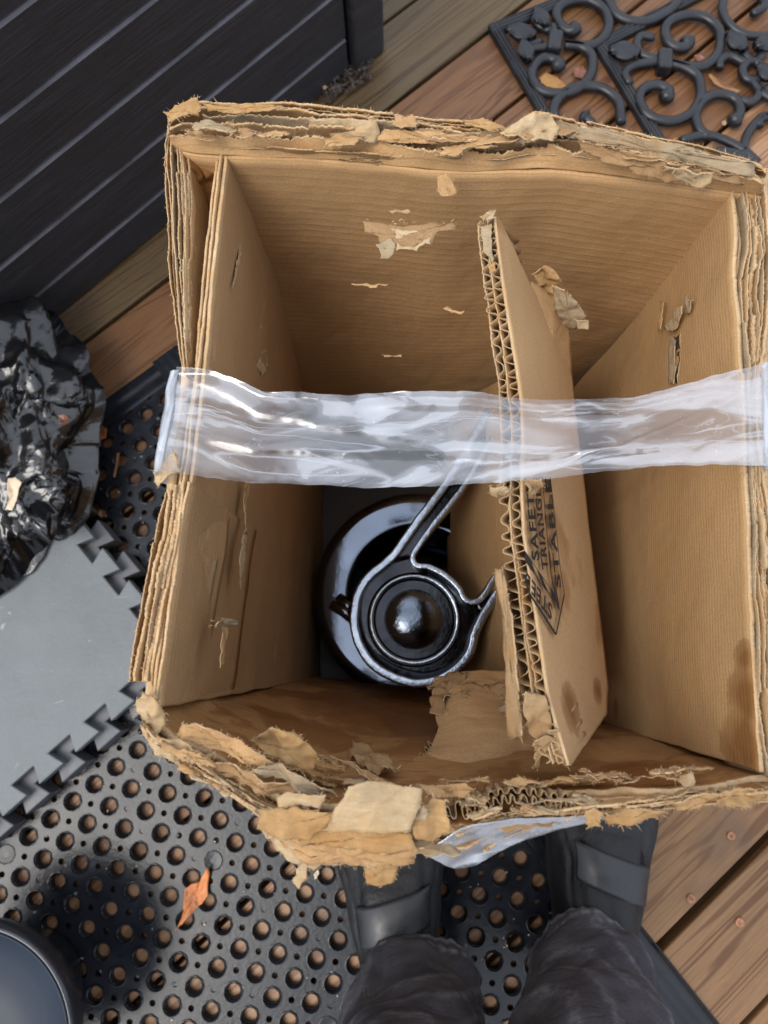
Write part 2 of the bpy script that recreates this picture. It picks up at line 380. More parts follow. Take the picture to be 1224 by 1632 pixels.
def film(name, milk=0.3, dirt=0.5):
    """thin clear tape: see-through, glossy, milky where doubled or dirty, with sky glare and crease glints painted in"""
    m = NT(name); v = m.coord('UV'); t = m.t; out = t.nodes['Material Output']; t.nodes.remove(m.b)
    tr = m.n('ShaderNodeBsdfTransparent'); tr.inputs[0].default_value = (0.96, 0.965, 0.98, 1)
    gl = m.n('ShaderNodeBsdfGlossy'); gl.inputs['Color'].default_value = (0.97, 0.98, 1.0, 1)
    di = m.n('ShaderNodeBsdfDiffuse'); tl = m.n('ShaderNodeBsdfTranslucent')
    speck = m.ramp(m.noise(v, 700, 3, 0.6), [(0.68, 0.0), (0.73, 1.0)])
    glare = m.ramp(m.noise(m.coord('UV', (15, 34, 1), (0, 0, 0.12)), 1.0, 3, 0.5, 1.6), [(0.40, 0.0), (0.485, 0.30), (0.497, 0.62), (0.66, 1.0)])  # lens-shaped sky glare painted as whitish patches
    streak = m.ramp(m.noise(m.coord('UV', (4, 120, 1)), 1.0, 4, 0.6, 0.3), [(0.58, 0.0), (0.7, 1.0)])
    cn = m.noise(m.coord('UV', (7, 50, 1), (0, 0, 0.14)), 1.0, 2, 0.5, 0.8)
    cn2 = m.noise(m.coord('UV', (30, 90, 1), (0, 0, -0.35)), 1.0, 2, 0.5, 1.5)
    line1 = m.ramp(m.math('ABSOLUTE', m.math('SUBTRACT', cn, 0.5)), [(0.0, 0.8), (0.004, 0.5), (0.010, 0.0)])
    line2 = m.ramp(m.math('ABSOLUTE', m.math('SUBTRACT', cn2, 0.5)), [(0.0, 0.6), (0.008, 0.3), (0.018, 0.0)])
    lines = m.math('MAXIMUM', line1, m.math('MULTIPLY', line2, m.ramp(m.noise(v, 30, 2), [(0.5, 0.0), (0.6, 1.0)])))  # bright glints along creases, painted as thin white lines
    dirtm = m.ramp(m.noise(v, 24, 4, 0.7), [(0.70, 0.0), (0.8, 1.0)])
    dc = m.mix(dirtm, (0.86, 0.91, 0.98), (0.30, 0.24, 0.17))
    m.l(dc, di.inputs[0]); di.inputs['Roughness'].default_value = 0.5; m.l(dc, tl.inputs[0])
    bu = m.n('ShaderNodeBump'); bu.inputs['Strength'].default_value = 0.12; bu.inputs['Distance'].default_value = 0.002
    m.l(m.math('ADD', m.noise(m.coord('UV', (24, 44, 1), (0, 0, 0.3)), 1.0, 3, 0.5, 1.4), m.math('MULTIPLY', speck, 0.15)), bu.inputs['Height'])
    m.l(bu.outputs[0], gl.inputs['Normal'])
    gl.inputs['Roughness'].default_value = 0.16
    fr = m.n('ShaderNodeLayerWeight'); fr.inputs[0].default_value = 0.35; m.l(bu.outputs[0], fr.inputs['Normal'])
    gf = m.math('MINIMUM', m.math('ADD', m.math('MULTIPLY', fr.outputs['Fresnel'], 0.5), m.math('ADD', 0.05, m.math('MULTIPLY', glare, 0.24))), 0.8)
    s1 = m.n('ShaderNodeMixShader'); m.l(gf, s1.inputs[0]); m.l(tr.outputs[0], s1.inputs[1]); m.l(gl.outputs[0], s1.inputs[2])
    s0 = m.n('ShaderNodeMixShader'); s0.inputs[0].default_value = 0.4; m.l(di.outputs[0], s0.inputs[1]); m.l(tl.outputs[0], s0.inputs[2])
    sx = m.n('ShaderNodeSeparateXYZ'); m.l(v, sx.inputs[0])
    den = m.ramp(m.math('MULTIPLY', sx.outputs[0], 4.08), [(0.0, 0.5), (0.16, 0.42), (0.28, 1.45), (0.60, 1.3), (0.72, 0.6), (1.0, 1.0)])
    milk = m.math('MULTIPLY', den, milk)
    mf = m.math('MINIMUM', m.math('ADD', m.math('ADD', m.math('MULTIPLY', milk, 0.45), m.math('MAXIMUM', m.math('MULTIPLY', glare, milk), m.math('MULTIPLY', lines, 0.40))), m.math('ADD', m.math('MULTIPLY', speck, 0.5), m.math('ADD', m.math('MULTIPLY', streak, 0.05), m.math('MULTIPLY', dirtm, dirt)))), 0.92)
    s2 = m.n('ShaderNodeMixShader'); m.l(mf, s2.inputs[0]); m.l(s1.outputs[0], s2.inputs[1]); m.l(s0.outputs[0], s2.inputs[2])
    m.l(s2.outputs[0], out.inputs['Surface']); return m.mat
M['tape'] = film('clear packing tape', 0.25, 0.26)
M['tape_dirty'] = film('dusty packing tape', 0.2, 0.5)
mw = NT('water'); mw.set(Base_Color=(0.9, 0.95, 1.0), Roughness=0.02, Transmission_Weight=0.9, IOR=1.33); M['water'] = mw.mat

# ---------------------------------------------------------------- ground and deck
g = MB(); g.add([(-40, -40, -0.4), (40, -40, -0.4), (40, 40, -0.4), (-40, 40, -0.4)], [(0, 1, 2, 3)])
tag(g.build('ground', M['earth'], smooth=False), kind='structure')
TH = math.radians(41.0); U = Vector((math.cos(TH), math.sin(TH), 0)); V = Vector((-math.sin(TH), math.cos(TH), 0))
def deck():
    mb = MB(); idx = []; pitch = 0.0927; k0 = -0.354
    for k in range(-22, 30):
        a = k0 + k * pitch + (0.0045 if k == 0 else 0.0022); b = k0 + (k + 1) * pitch - (0.0045 if k == -1 else 0.0022)
        bev = 0.0018; zt = uni(-0.0008, 0.0008) - 0.001
        prof = [(a, -0.028), (a, zt - bev), (a + bev * 0.3, zt - bev * 0.3), (a + bev, zt), (b - bev, zt), (b - bev * 0.3, zt - bev * 0.3), (b, zt - bev), (b, -0.028)]
        off = uni(0, 30); xs = [-2.4, 2.6]
        v = []; uvs = []
        for x in xs:
            for (q, z) in prof:
                p = U * x + V * q; v.append((p.x, p.y, z)); uvs.append((x + off, q + (z if z < zt - .002 else 0)))
        f = [(i, i + 1, i + 9, i + 8) for i in range(7)]
        n0 = len(mb.f); mb.add(v, f, 0, uvs)
        mid = (a + b) / 2
        base = 0.12 if mid < -0.25 else (0.9 if mid > 0.47 else (0.56 if mid > 0.2 else 0.3))
        idx += [min(1, max(0, base + uni(-0.06, 0.06)))] * 7
    o = mb.build('wooden_deck', M['wood'], smooth=False)
    at = o.data.attributes.new('board', 'FLOAT', 'FACE')
    for i, x in enumerate(idx): at.data[i].value = x
    tag(o, kind='structure')
    for (px, py, r) in ((1101, 1432, .0042), (1179, 1470, .0042), (1165, 1332, .004)):
        p = P(px, py, 0); s = MB()
        s.lathe((p.x, p.y, -0.0006), [(0.0004, 0.0004), (r * .35, 0.0003), (r * .4, 0.0012), (r * .9, 0.0016), (r, 0.0008), (r, -0.002)], 14)
        s.build('screw', M['screw'], o)
deck()
jb = MB()
for x in (-1.8, -1.4, -1.0, -0.6, -0.2, 0.2, 0.6, 1.0, 1.4, 1.8):
    jb.box(U * x + Vector((0, 0, -0.13)), U * 0.02, V * 2.4, (0, 0, 0.10))
tag(jb.build('deck_joists', M['debris'], smooth=False), kind='structure')

# ---------------------------------------------------------------- charcoal deck box (upper left)
def deck_box():
    a0 = P(110, 492, 0); a1 = P(556, 118, 0)
    ud = (a1 - a0).normalized(); vd = Vector((-ud.y, ud.x, 0))
    root = empty('storage_box', a1, 'charcoal resin deck storage box with horizontal wood-look boards standing on the deck', 'storage box')
    th = math.atan2(ud.y, ud.x)
    Lw = 1.15
    def prof_panel(name, start, dirv, nrm, length, h0, h1, z0f, bevel=True):
        mb = MB()
        if bevel: pr = [(0.012, h0), (0.0, h0 + 0.0005), (0.0, h1 - 0.0060), (0.0015, h1 - 0.0035), (0.0055, h1 - 0.0022), (0.0070, h1 - 0.0020), (0.0085, h1 + 0.002)]
        else: pr = [(0.012, h0), (0.0, h0), (0.0, h1), (0.012, h1)]
        v = []; uv = []
        for x in (0, length):
            for d_, z in pr:
                p = start + dirv * x + nrm * d_; v.append((p.x, p.y, z)); uv.append((x + h0 * 9, z + d_ + z0f))
        n = len(pr); mb.add(v, [(i, i + n, i + n + 1, i + 1) for i in range(n - 1)], 0, uv)
        mb.m[2:5] = [1] * 3  # ledge faces take the painted highlight colour
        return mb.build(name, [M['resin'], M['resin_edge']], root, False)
    hs_ = [0.004, 0.052, 0.112, 0.173, 0.233, 0.293, 0.353, 0.413, 0.46]
    for i in range(len(hs_) - 1):
        prof_panel('board', a1, -ud, vd, Lw, hs_[i], hs_[i + 1], i * 1.7)
    # right hand corner post and end wall
    mb = MB(); pw = 0.052
    p0 = a1 + ud * 0.006
    c = [p0 - vd * 0.008, p0 + ud * (pw - .008) - vd * 0.008, p0 + ud * pw, p0 + ud * pw + vd * 0.06, p0 + vd * 0.06]
    v = [(q.x, q.y, z) for z in (0.0, 0.465) for q in c]; n = len(c)
    mb.add(v, [(i, (i + 1) % n, (i + 1) % n + n, i + n) for i in range(n)] + [tuple(range(n))[::-1], tuple(range(n, 2 * n))], 0, [(q[0] + q[1], q[2]) for q in v])
    o = mb.build('corner_post', M['resin'], root, False)
    bv = o.modifiers.new('b', 'BEVEL'); bv.width = 0.004; bv.segments = 3; bv.limit_method = 'ANGLE'
    mb = MB(); mb.box(a1 - ud * (Lw / 2) + vd * 0.31 + Vector((0, 0, 0.23)), ud * (Lw / 2), vd * 0.29, (0, 0, 0.225)); mb.build('body', M['resin'], root, False)
    mb = MB(); mb.box(a1 + ud * 0.03 + vd * 0.33 + Vector((0, 0, 0.23)), ud * 0.02, vd * 0.27, (0, 0, 0.23)); mb.build('end_wall', M['resin'], root, False)
    mb = MB(); mb.box(a1 - ud * (Lw / 2 - .03) + vd * 0.32 + Vector((0, 0, 0.48)), ud * (Lw / 2 + .06), vd * 0.31, (0, 0, 0.012))
    o = mb.build('lid', M['resin'], root, False); bv = o.modifiers.new('b', 'BEVEL'); bv.width = 0.005; bv.segments = 3
deck_box()

# ---------------------------------------------------------------- perforated rubber mat
TM = math.radians(38.5); MU = Vector((math.cos(TM), math.sin(TM), 0)); MV = Vector((-math.sin(TM), math.cos(TM), 0))
MT = 0.0070      # thickness
def mat():
    root = empty('rubber_mat', MU * -0.3, 'black rubber drainage mat with round holes lying wet on the deck', 'mat')
    mb = MB(); cell = 0.0252; u1 = 0.022; v1 = 0.407; bo = 0.030
    nu, nv = 27, 33; n = 24
    ue = u1 - 0.036; ve = v1 - bo
    rng = random.Random(3)
    openv = {}
    def small(i, j):
        if (i, j) not in openv: openv[(i, j)] = rng.random() < 0.8
        return openv[(i, j)]
    def corner(ang, r0, ca, half, i, j):
        pass
    h = cell / 2; rs = 0.0029
    for i in range(nu):
        for j in range(nv):
            cx = ue - (i + 0.5) * cell; cy = ve - (j + 0.5) * cell
            blank = (noise.noise(Vector((i * 0.9, j * 0.9, 4.4))) > 0.62)
            ring0 = []; wide = []
            # outer boundary: square whose corners are quarter circles of the small holes
            for k in range(n):
                a = 2 * PI * (k + 0.5) / n; d = Vector((math.cos(a), math.sin(a), 0))
                t = h / max(abs(d.x), abs(d.y)); q = d * t
                cxn = h if d.x > 0 else -h; cyn = h if d.y > 0 else -h
                dd = Vector((q.x - cxn, q.y - cyn, 0))
                corner_q = abs(abs(q.x) - abs(q.y)) < h * 0.36
                if corner_q:
                    # put on small circle
                    kk = k % 6; aa = (kk - 2.5) / 2.5   # two verts either side of the diagonal
                    q = q
                wide.append(q)
            # replace verts near each corner by arc
            for c4 in range(4):
                a4 = PI / 4 + c4 * PI / 2; sx = h if math.cos(a4) > 0 else -h; sy = h if math.sin(a4) > 0 else -h
                ks = sorted(range(n), key=lambda k: abs(((2 * PI * (k + 0.5) / n - a4 + PI) % (2 * PI)) - PI))[:4]
                ks = sorted(ks, key=lambda k: ((2 * PI * (k + 0.5) / n - a4 + PI) % (2 * PI)) - PI)
                for q_, k in enumerate(ks):
                    # arc from the side reached first (counter clockwise) to the other
                    ang0 = a4 + PI - PI / 4; t = q_ / 3
                    ang = a4 + PI + (PI / 4) * (1 - 2 * t)
                    wide[k] = Vector((sx + rs * math.cos(ang), sy + rs * math.sin(ang), 0))
            def W(q, z):
                p = MU * (cx + q.x) + MV * (cy + q.y); return Vector((p.x, p.y, z))
            prof = [(0.0092, MT), (0.0090, MT + 0.0011), (0.0083, MT + 0.0012), (0.0078, MT + 0.0002), (0.0068, MT - 0.0008), (0.0062, MT - 0.0020), (0.0060, 0.0)]
            if blank: prof = [(0.0092, MT), (0.0090, MT + 0.0005), (0.0084, MT + 0.0006), (0.0080, MT), (0.003, MT - 0.0005)]
            V_ = [W(q, MT) for q in wide]
            for r, z in prof:
                for k in range(n):
                    a = 2 * PI * (k + 0.5) / n
                    sc = 1.0
                    if r > 0.0083:   # slightly octagonal lip
                        sc = 1 + 0.035 * math.cos(8 * a)
                    V_.append(W(Vector((math.cos(a), math.sin(a), 0)) * r * sc, z))
            Fc = []
            for q_ in range(len(prof)):
                for k in range(n):
                    Fc.append((q_ * n + k, q_ * n + (k + 1) % n, (q_ + 1) * n + (k + 1) % n, (q_ + 1) * n + k))
            if blank: Fc.append(tuple(len(prof) * n + k for k in range(n)))
            b0 = len(V_)
            # small hole walls or floor
            for c4, (ci, cj) in enumerate(((i, j), (i + 1, j), (i + 1, j + 1), (i, j + 1))):
                a4 = PI / 4 + c4 * PI / 2
                # +x is toward lower i, +y toward lower j
                gi = i if math.cos(a4) > 0 else i + 1; gj = j if math.sin(a4) > 0 else j + 1
                ks = sorted(range(n), key=lambda k: abs(((2 * PI * (k + 0.5) / n - a4 + PI) % (2 * PI)) - PI))[:4]
                ks = sorted(ks, key=lambda k: ((2 * PI * (k + 0.5) / n - a4 + PI) % (2 * PI)) - PI)
                sx = h if math.cos(a4) > 0 else -h; sy = h if math.sin(a4) > 0 else -h
                op = small(gi, gj); zb = 0.0 if op else MT - 0.0012
                base = len(V_)
                for k in ks: V_.append(W(wide[k], zb))
                for q_ in range(3): Fc.append((ks[q_ + 1], ks[q_], base + q_, base + q_ + 1))
                if not op:
                    V_.append(W(Vector((sx, sy, 0)), zb)); Fc.append((base, base + 1, base + 2, base + 3, base + 4))
            mb.add(V_, Fc)
    # thin raised lines between cells
    for i in range(nu + 1):
        pass
    o = mb.build('perforated_sheet', M['rubber'], root, False)
    # ribbed borders
    b = MB(); uA = ue - nu * cell; vA = ve - nv * cell
    def strip(u0, v0, du, dv, L, wdt, ribs):
        # runs along d for L, cross direction outwards wdt
        d = MU * du + MV * dv; c = MU * dv * 1.0 - MV * du * 1.0
        o_ = MU * u0 + MV * v0; pr = []
        for q in range(ribs * 6 + 1):
            t = q / (ribs * 6); z = MT + 0.0009 * (0.5 + 0.5 * math.sin(t * ribs * 2 * PI)) - (0.0 if t < 0.9 else (t - 0.9) * 0.07)
            pr.append((t * wdt, z))
        pr.append((wdt + 0.001, 0.0)); vv = []; N = 60
        for k in range(N + 1):
            for (q, z) in pr:
                p = o_ + d * (L * k / N) + c * q; zz = z + (0.0004 * noise.noise(Vector((k * .7, q * 400, 1))) if z > 0 else 0)
                vv.append((p.x, p.y, zz))
        m_ = len(pr); b.add(vv, [(k * m_ + q, k * m_ + q + 1, (k + 1) * m_ + q + 1, (k + 1) * m_ + q) for k in range(N) for q in range(m_ - 1)])
    strip(ue, vA, 0, 1, nv * cell + bo, 0.036, 4)
    strip(ue, ve, -1, 0, nu * cell, bo, 2)
    b.build('ribbed_border', M['rubber'], root)
    # water drops
    wd = MB(); rng = random.Random(11)
    for _ in range(420):
        uu = ue - rng.random() * nu * cell; vv = ve - rng.random() * nv * cell
        fu = ((ue - uu) / cell) % 1 - 0.5; fv = ((ve - vv) / cell) % 1 - 0.5
        if math.hypot(fu, fv) * cell < 0.0095 : continue
        p = MU * uu + MV * vv; r = rng.uniform(0.0006, 0.0017)
        wd.lathe((p.x, p.y, MT + 0.0001), [(r, 0), (r * .9, r * .3), (r * .55, r * .5), (0.00005, r * .58)], 8)
    wd.build('water_drops', M['water'], root)['kind'] = 'stuff'
mat()

# ---------------------------------------------------------------- foam puzzle tiles
def foam_tile(name, label, z0, z1, off, ang, corner, mat_, size=0.6):
    ua = Vector((math.cos(ang), math.sin(ang), 0)); va = Vector((-math.sin(ang), math.cos(ang), 0))
    tp = 0.0415; dep = 0.0165
    def teeth(n):
        out = []
        for k in range(n):
            a = k * tp
            out += [(a, 0), (a + tp * 0.30, 0), (a + tp * 0.16, dep), (a + tp * 0.84, dep), (a + tp * 0.70, 0)]
        return out
    n = int(size / tp); L = n * tp
    pts = []
    # lower-right edge then upper-right edge then two plain ones (corner at origin, tile spreads to -u,-?)
    for (a, d_) in teeth(n): pts.append((-L + a, -d_))                 # along u at v=0, teeth outward (-v)
    pts.append((0, 0))
    for (a, d_) in teeth(n): pts.append((d_, a))                       # along v at u=0, teeth outward (+u)
    pts.append((0, L)); pts.append((-L, L))
    o_ = P(*corner, z1)
    me = bmesh.new(); vs_ = []
    for (a, b) in pts:
        p = o_ + ua * (a + off[0]) + va * (b + off[1]); vs_.append(me.verts.new((p.x, p.y, z1)))
    f = me.faces.new(vs_); f.normal_update()
    if f.normal.z < 0: f.normal_flip()
    ext = bmesh.ops.extrude_face_region(me, geom=[f])
    for q in ext['geom']:
        if isinstance(q, bmesh.types.BMVert): q.co.z = z0
    bmesh.ops.recalc_face_normals(me, faces=me.faces[:])
    m = bpy.data.meshes.new(name); me.to_mesh(m); me.free()
    o = link(name, m, mat_, None, False)
    bv = o.modifiers.new('b', 'BEVEL'); bv.width = 0.0012; bv.segments = 2; bv.limit_method = 'ANGLE'
    tag(o, label, 'foam tile', 'interlocking foam floor tiles lying left of the box')
foam_tile('foam_tile', 'light grey interlocking foam tile with pale scratches, on top beside the black bag', 0.0345, 0.046, (0, 0), math.radians(42), (262, 1038), M['foam'])
foam_tile('foam_tile', 'darker grey foam tile under the light grey one, only its teeth showing', 0.0085, 0.0335, (0.014, -0.0135), math.radians(42), (262, 1038), M['foam_dark'])

# ---------------------------------------------------------------- scrolled doormat (upper right)
def doormat():
    Q = lambda a, b: P(770 + a / 2.696, b / 2.696, 0.008)
    root = empty('scroll_doormat', P(790, 60, 0), 'black rubber doormat moulded like wrought iron scrolls on the wet deck', 'doormat')
    def bar(pts, wdt, name):
        mb = MB()
        pts = [Vector(p) for p in pts]
        for a, b in zip(pts, pts[1:]):
            t = (b - a).normalized(); c = Vector((-t.y, t.x, 0))
            a2 = a - t * wdt * 0.5; b2 = b + t * wdt * 0.5
            pr = []
            for q in range(25):
                s_ = -1 + 2 * q / 24
                z = 0.0075 + 0.0022 * abs(math.sin(s_ * PI * 1.5)) ** 0.7 - (0.006 if abs(s_) > 0.97 else 0)
                pr.append((s_ * wdt / 2, z))
            vv = [(e.x + c.x * q, e.y + c.y * q, z) for e in (a2, b2) for (q, z) in [(-wdt / 2, 0)] + pr + [(wdt / 2, 0)]]
            m_ = len(pr) + 2; mb.add(vv, [(q, q + 1, m_ + q + 1, m_ + q) for q in range(m_ - 1)])
        return mb.build(name, M['iron_rubber'], root)
    c0 = P(788, 53, 0); e1 = (P(905, 5, 0) - c0).normalized(); e2 = Vector((e1.y, -e1.x, 0))
    e2 = (P(866, 185, 0) - c0).normalized()
    W1, W2 = 0.78, 0.46
    bar([c0, c0 + e1 * W1, c0 + e1 * W1 + e2 * W2, c0 + e2 * W2, c0], 0.0125, 'frame')
    c1 = P(770 + 497 / 2.696, 212 / 2.696, 0); f1 = (P(1100, 3, 0) - c1).normalized(); f2 = (P(1032, 205, 0) - c1).normalized()
    bar([c1, c1 + f1 * (W1 - .2), c1 + f1 * (W1 - .2) + f2 * (W2 - .14), c1 + f2 * (W2 - .14), c1], 0.0125, 'inner_frame')
    curls = [
        [(400, 118), (370, 135), (325, 100), (318, 45), (370, 5), (450, 0), (515, 40), (540, 110), (510, 170), (450, 198), (350, 192)],
        [(322, 292), (315, 262), (260, 250), (215, 290), (212, 345), (255, 392), (330, 402), (410, 380), (462, 320), (468, 250), (430, 205), (350, 192)],
        [(432, 500), (470, 530)], 
        [(300, 530), (308, 450), (355, 395), (430, 370), (520, 385), (580, 440), (592, 530)],
        [(530, -20), (560, 50), (620, 88), (700, 92), (780, 60), (835, 10), (850, -30)],
        [(877, 172), (872, 200), (825, 203), (785, 165), (787, 110), (835, 75), (910, 65), (980, 92), (1018, 150), (1010, 225), (960, 278), (890, 290), (790, 268)],
        [(782, 425), (795, 390), (745, 365), (685, 385), (672, 440), (715, 500), (805, 522), (888, 490), (932, 420), (925, 340), (880, 298), (790, 268)],
        [(722, 160), (680, 155), (660, 185), (672, 225), (720, 250), (770, 262)],
        [(625, 352), (608, 322), (630, 290), (690, 272), (765, 266)],
        [(1075, 525), (1103, 480), (1080, 425), (1010, 405), (945, 430), (912, 490), (925, 550), (965, 590)],
        [(860, 600), (940, 582), (1010, 592), (1110, 640), (1180, 700)],
        [(1250, 490), (1180, 520), (1130, 590), (1115, 680)],
        [(1165, 55), (1205, 30), (1200, -10), (1150, -40)],
        [(1035, -20), (1028, 50), (1065, 112), (1130, 150), (1230, 155), (1310, 120)],
        [(1155, 345), (1185, 400), (1150, 440), (1105, 425)], [(1185, 395), (1240, 430), (1300, 500)],
        [(1155, 265), (1130, 240), (1110, 205)], [(1175, 262), (1200, 225), (1170, 190)], [(1130, 275), (1060, 240), (1020, 260), (1015, 295)],
        [(240, 180), (200, 195), (180, 230), (195, 262)], [(280, 130), (230, 105), (225, 75), (260, 70)], [(190, 210), (300, 190), (300, 110)],
    ]
    for cpts in curls:
        pts = smooth_curve([Q(*q) for q in cpts], max(12, len(cpts) * 5))
        mb = MB(); n = len(pts)
        big = len(cpts) > 6
        rr = [(0.0060 if big else 0.0052)] * n
        for k in range(min(4, n)): rr[k] = (0.0088, 0.0092, 0.0078, 0.0066)[k] if big or len(cpts) in (2, 8) else rr[k]
        p0 = pts[0] + (pts[0] - pts[1]).normalized() * 0.004
        mb.tube([p0] + pts, [0.004] + rr, 10, flat=0.85)
        mb.build('scroll', M['iron_rubber'], root)
        mb = MB(); mp_ = [q + e2 * (W2 - 2 * (q - c0).dot(e2)) for q in [p0] + pts]      # the mat is symmetric across its middle
        if (mp_[0] - pts[0]).length > .03: mb.tube(mp_, [0.004] + rr, 10, flat=0.85); mb.build('scroll', M['iron_rubber'], root)
    ring = [Q(1155 + 42 * math.cos(a * PI / 12), 305 + 42 * math.sin(a * PI / 12)) for a in range(24)]
    mb = MB(); mb.tube(ring, 0.0055, 10, closed=True, flat=.85); mb.build('ring', M['iron_rubber'], root)
    def leaf(c, dx, dy, ln, wd_):
        mb = MB(); c = Q(*c); d_ = (Q(770, 100 + 0) - Q(770, 100)); t = Vector((dx, -dy, 0)).normalized(); s_ = Vector((-t.y, t.x, 0)); V_ = []; Fc = []
        N = 14
        for i in range(N + 1):
            u = i / N; ww = wd_ * math.sin(PI * u) ** 0.8 + 0.0004
            for q in range(7):
                x = -1 + q / 3
                z = 0.012 - 0.004 * x * x + 0.0018 * abs(math.sin(x * PI * 1.5))
                V_.append(c + t * (u - 0.5) * ln + s_ * ww * x + Vector((0, 0, z - 0.008)))
        for i in range(N):
            for q in range(6): Fc.append((i * 7 + q, i * 7 + q + 1, i * 7 + q + 8, i * 7 + q + 7))
        mb.add(V_, Fc); solid(mb.build('leaf_ornament', M['iron_rubber'], root), 0.006, -1)
    leaf((160, 155), 1, 0.25, 0.030, 0.0095); leaf((600, 237), 1, 0.1, 0.030, 0.0115); leaf((1080, 195), 0.6, 0.8, 0.024, 0.010); leaf((245, 92), .5, 1, 0.022, 0.008); leaf((180, 235), .3, 1, 0.022, 0.008)
    leaf((1200, 205), 1, -0.3, 0.020, 0.009); leaf((1210, 330), 1, 1, 0.024, 0.009)
    for (c, aa) in (((775, 270), 5), ((305, 190), 10)):
        p = Q(*c); mb = MB(); 
        t = Vector((math.sin(math.radians(aa)), math.cos(math.radians(aa)), 0)); s_ = Vector((t.y, -t.x, 0))
        mb.box(p + Vector((0, 0, 0.001)), s_ * 0.0085, t * 0.0135, (0, 0, 0.0085)); o = mb.build('clasp', M['iron_rubber'], root, False)
        bv = o.modifiers.new('b', 'BEVEL'); bv.width = 0.004; bv.segments = 3
doormat()

# ---------------------------------------------------------------- black rubbish bag
def bag():
    me = bmesh.new(); bmesh.ops.create_icosphere(me, subdivisions=7, radius=1.0)
    cache = {}
    def tilt(c, k):
        key = (round(c.x, 3), round(c.y, 3), round(c.z, 3))
        if key not in cache:
            r_ = random.Random(hash(key)); cache[key] = (Vector((r_.uniform(-1, 1), r_.uniform(-1, 1), r_.uniform(-1, 1))), r_.uniform(-.3, .3))
        return cache[key]
    def facets(p):
        ds, ps = noise.voronoi(p)
        return min((p - c).dot(tilt(c, 0)[0]) + tilt(c, 0)[1] + 0.9 * (d - ds[0]) for c, d in zip(ps, ds))
    for v in me.verts:
        d = v.co.normalized()
        z = (0.085 if d.z > 0 else 0.02) * d.z
        rr = 1 + .13 * noise.noise(d * 1.7 + Vector((3, 0, 0))) + .06 * noise.noise(d * 4)
        p = Vector((d.x * 0.155 * rr, d.y * 0.172 * rr, z))
        q = p + noise.noise_vector(p * 11) * .016
        # folds gathered towards the knot
        w1 = Vector((q.x * 11, q.y * 7, q.z * 8)); w2 = Vector((q.x * 30, q.y * 20 + q.x * 9, q.z * 24)); w3 = q * 62
        h = 0.036 * facets(w1) + 0.0135 * facets(w2) + 0.0034 * facets(w3)
        p += d * h * (1.0 if z > 0 else 0.3)
        v.co = p + Vector((-0.437, 0.205, 0.052))
        v.co.z = max(v.co.z, 0.047)
    m = bpy.data.meshes.new('rubbish_bag'); me.to_mesh(m); me.free()
    o = link('rubbish_bag', m, M['bag'], None, True)
    tag(o, 'crumpled glossy black plastic rubbish bag lying on the grey foam tile', 'rubbish bag')
bag()

# ---------------------------------------------------------------- round tub with lid, lower left
def tub():
    c = P(-60, 1668, 0.12); r = 0.086
    root = empty('round_tub', (c.x, c.y, MT), 'round dark tub with a smooth blue-grey recessed top at the lower left corner', 'tub')
    a = MB(); a.lathe((c.x, c.y, 0), [(0.0, MT), (r * .50, MT + .001), (r * .54, MT + .01), (r * .86, 0.085), (r * .97, .100), (r, 0.110), (r * 1.01, 0.115), (r, 0.121), (r * 0.975, 0.1235), (r * 0.955, 0.122)], 96); a.build('tub_body', M['lid_rim'], root)
    b = MB(); b.lathe((c.x, c.y, 0), [(r * 0.958, 0.1200), (r * 0.954, 0.1238), (r * 0.944, 0.1238), (r * 0.935, 0.118), (r * 0.90, 0.110), (r * 0.70, 0.106), (r * .66, 0.103), (r * .3, 0.102), (0.0005, 0.102)], 96); b.build('tub_lid', M['lid'], root)
tub()

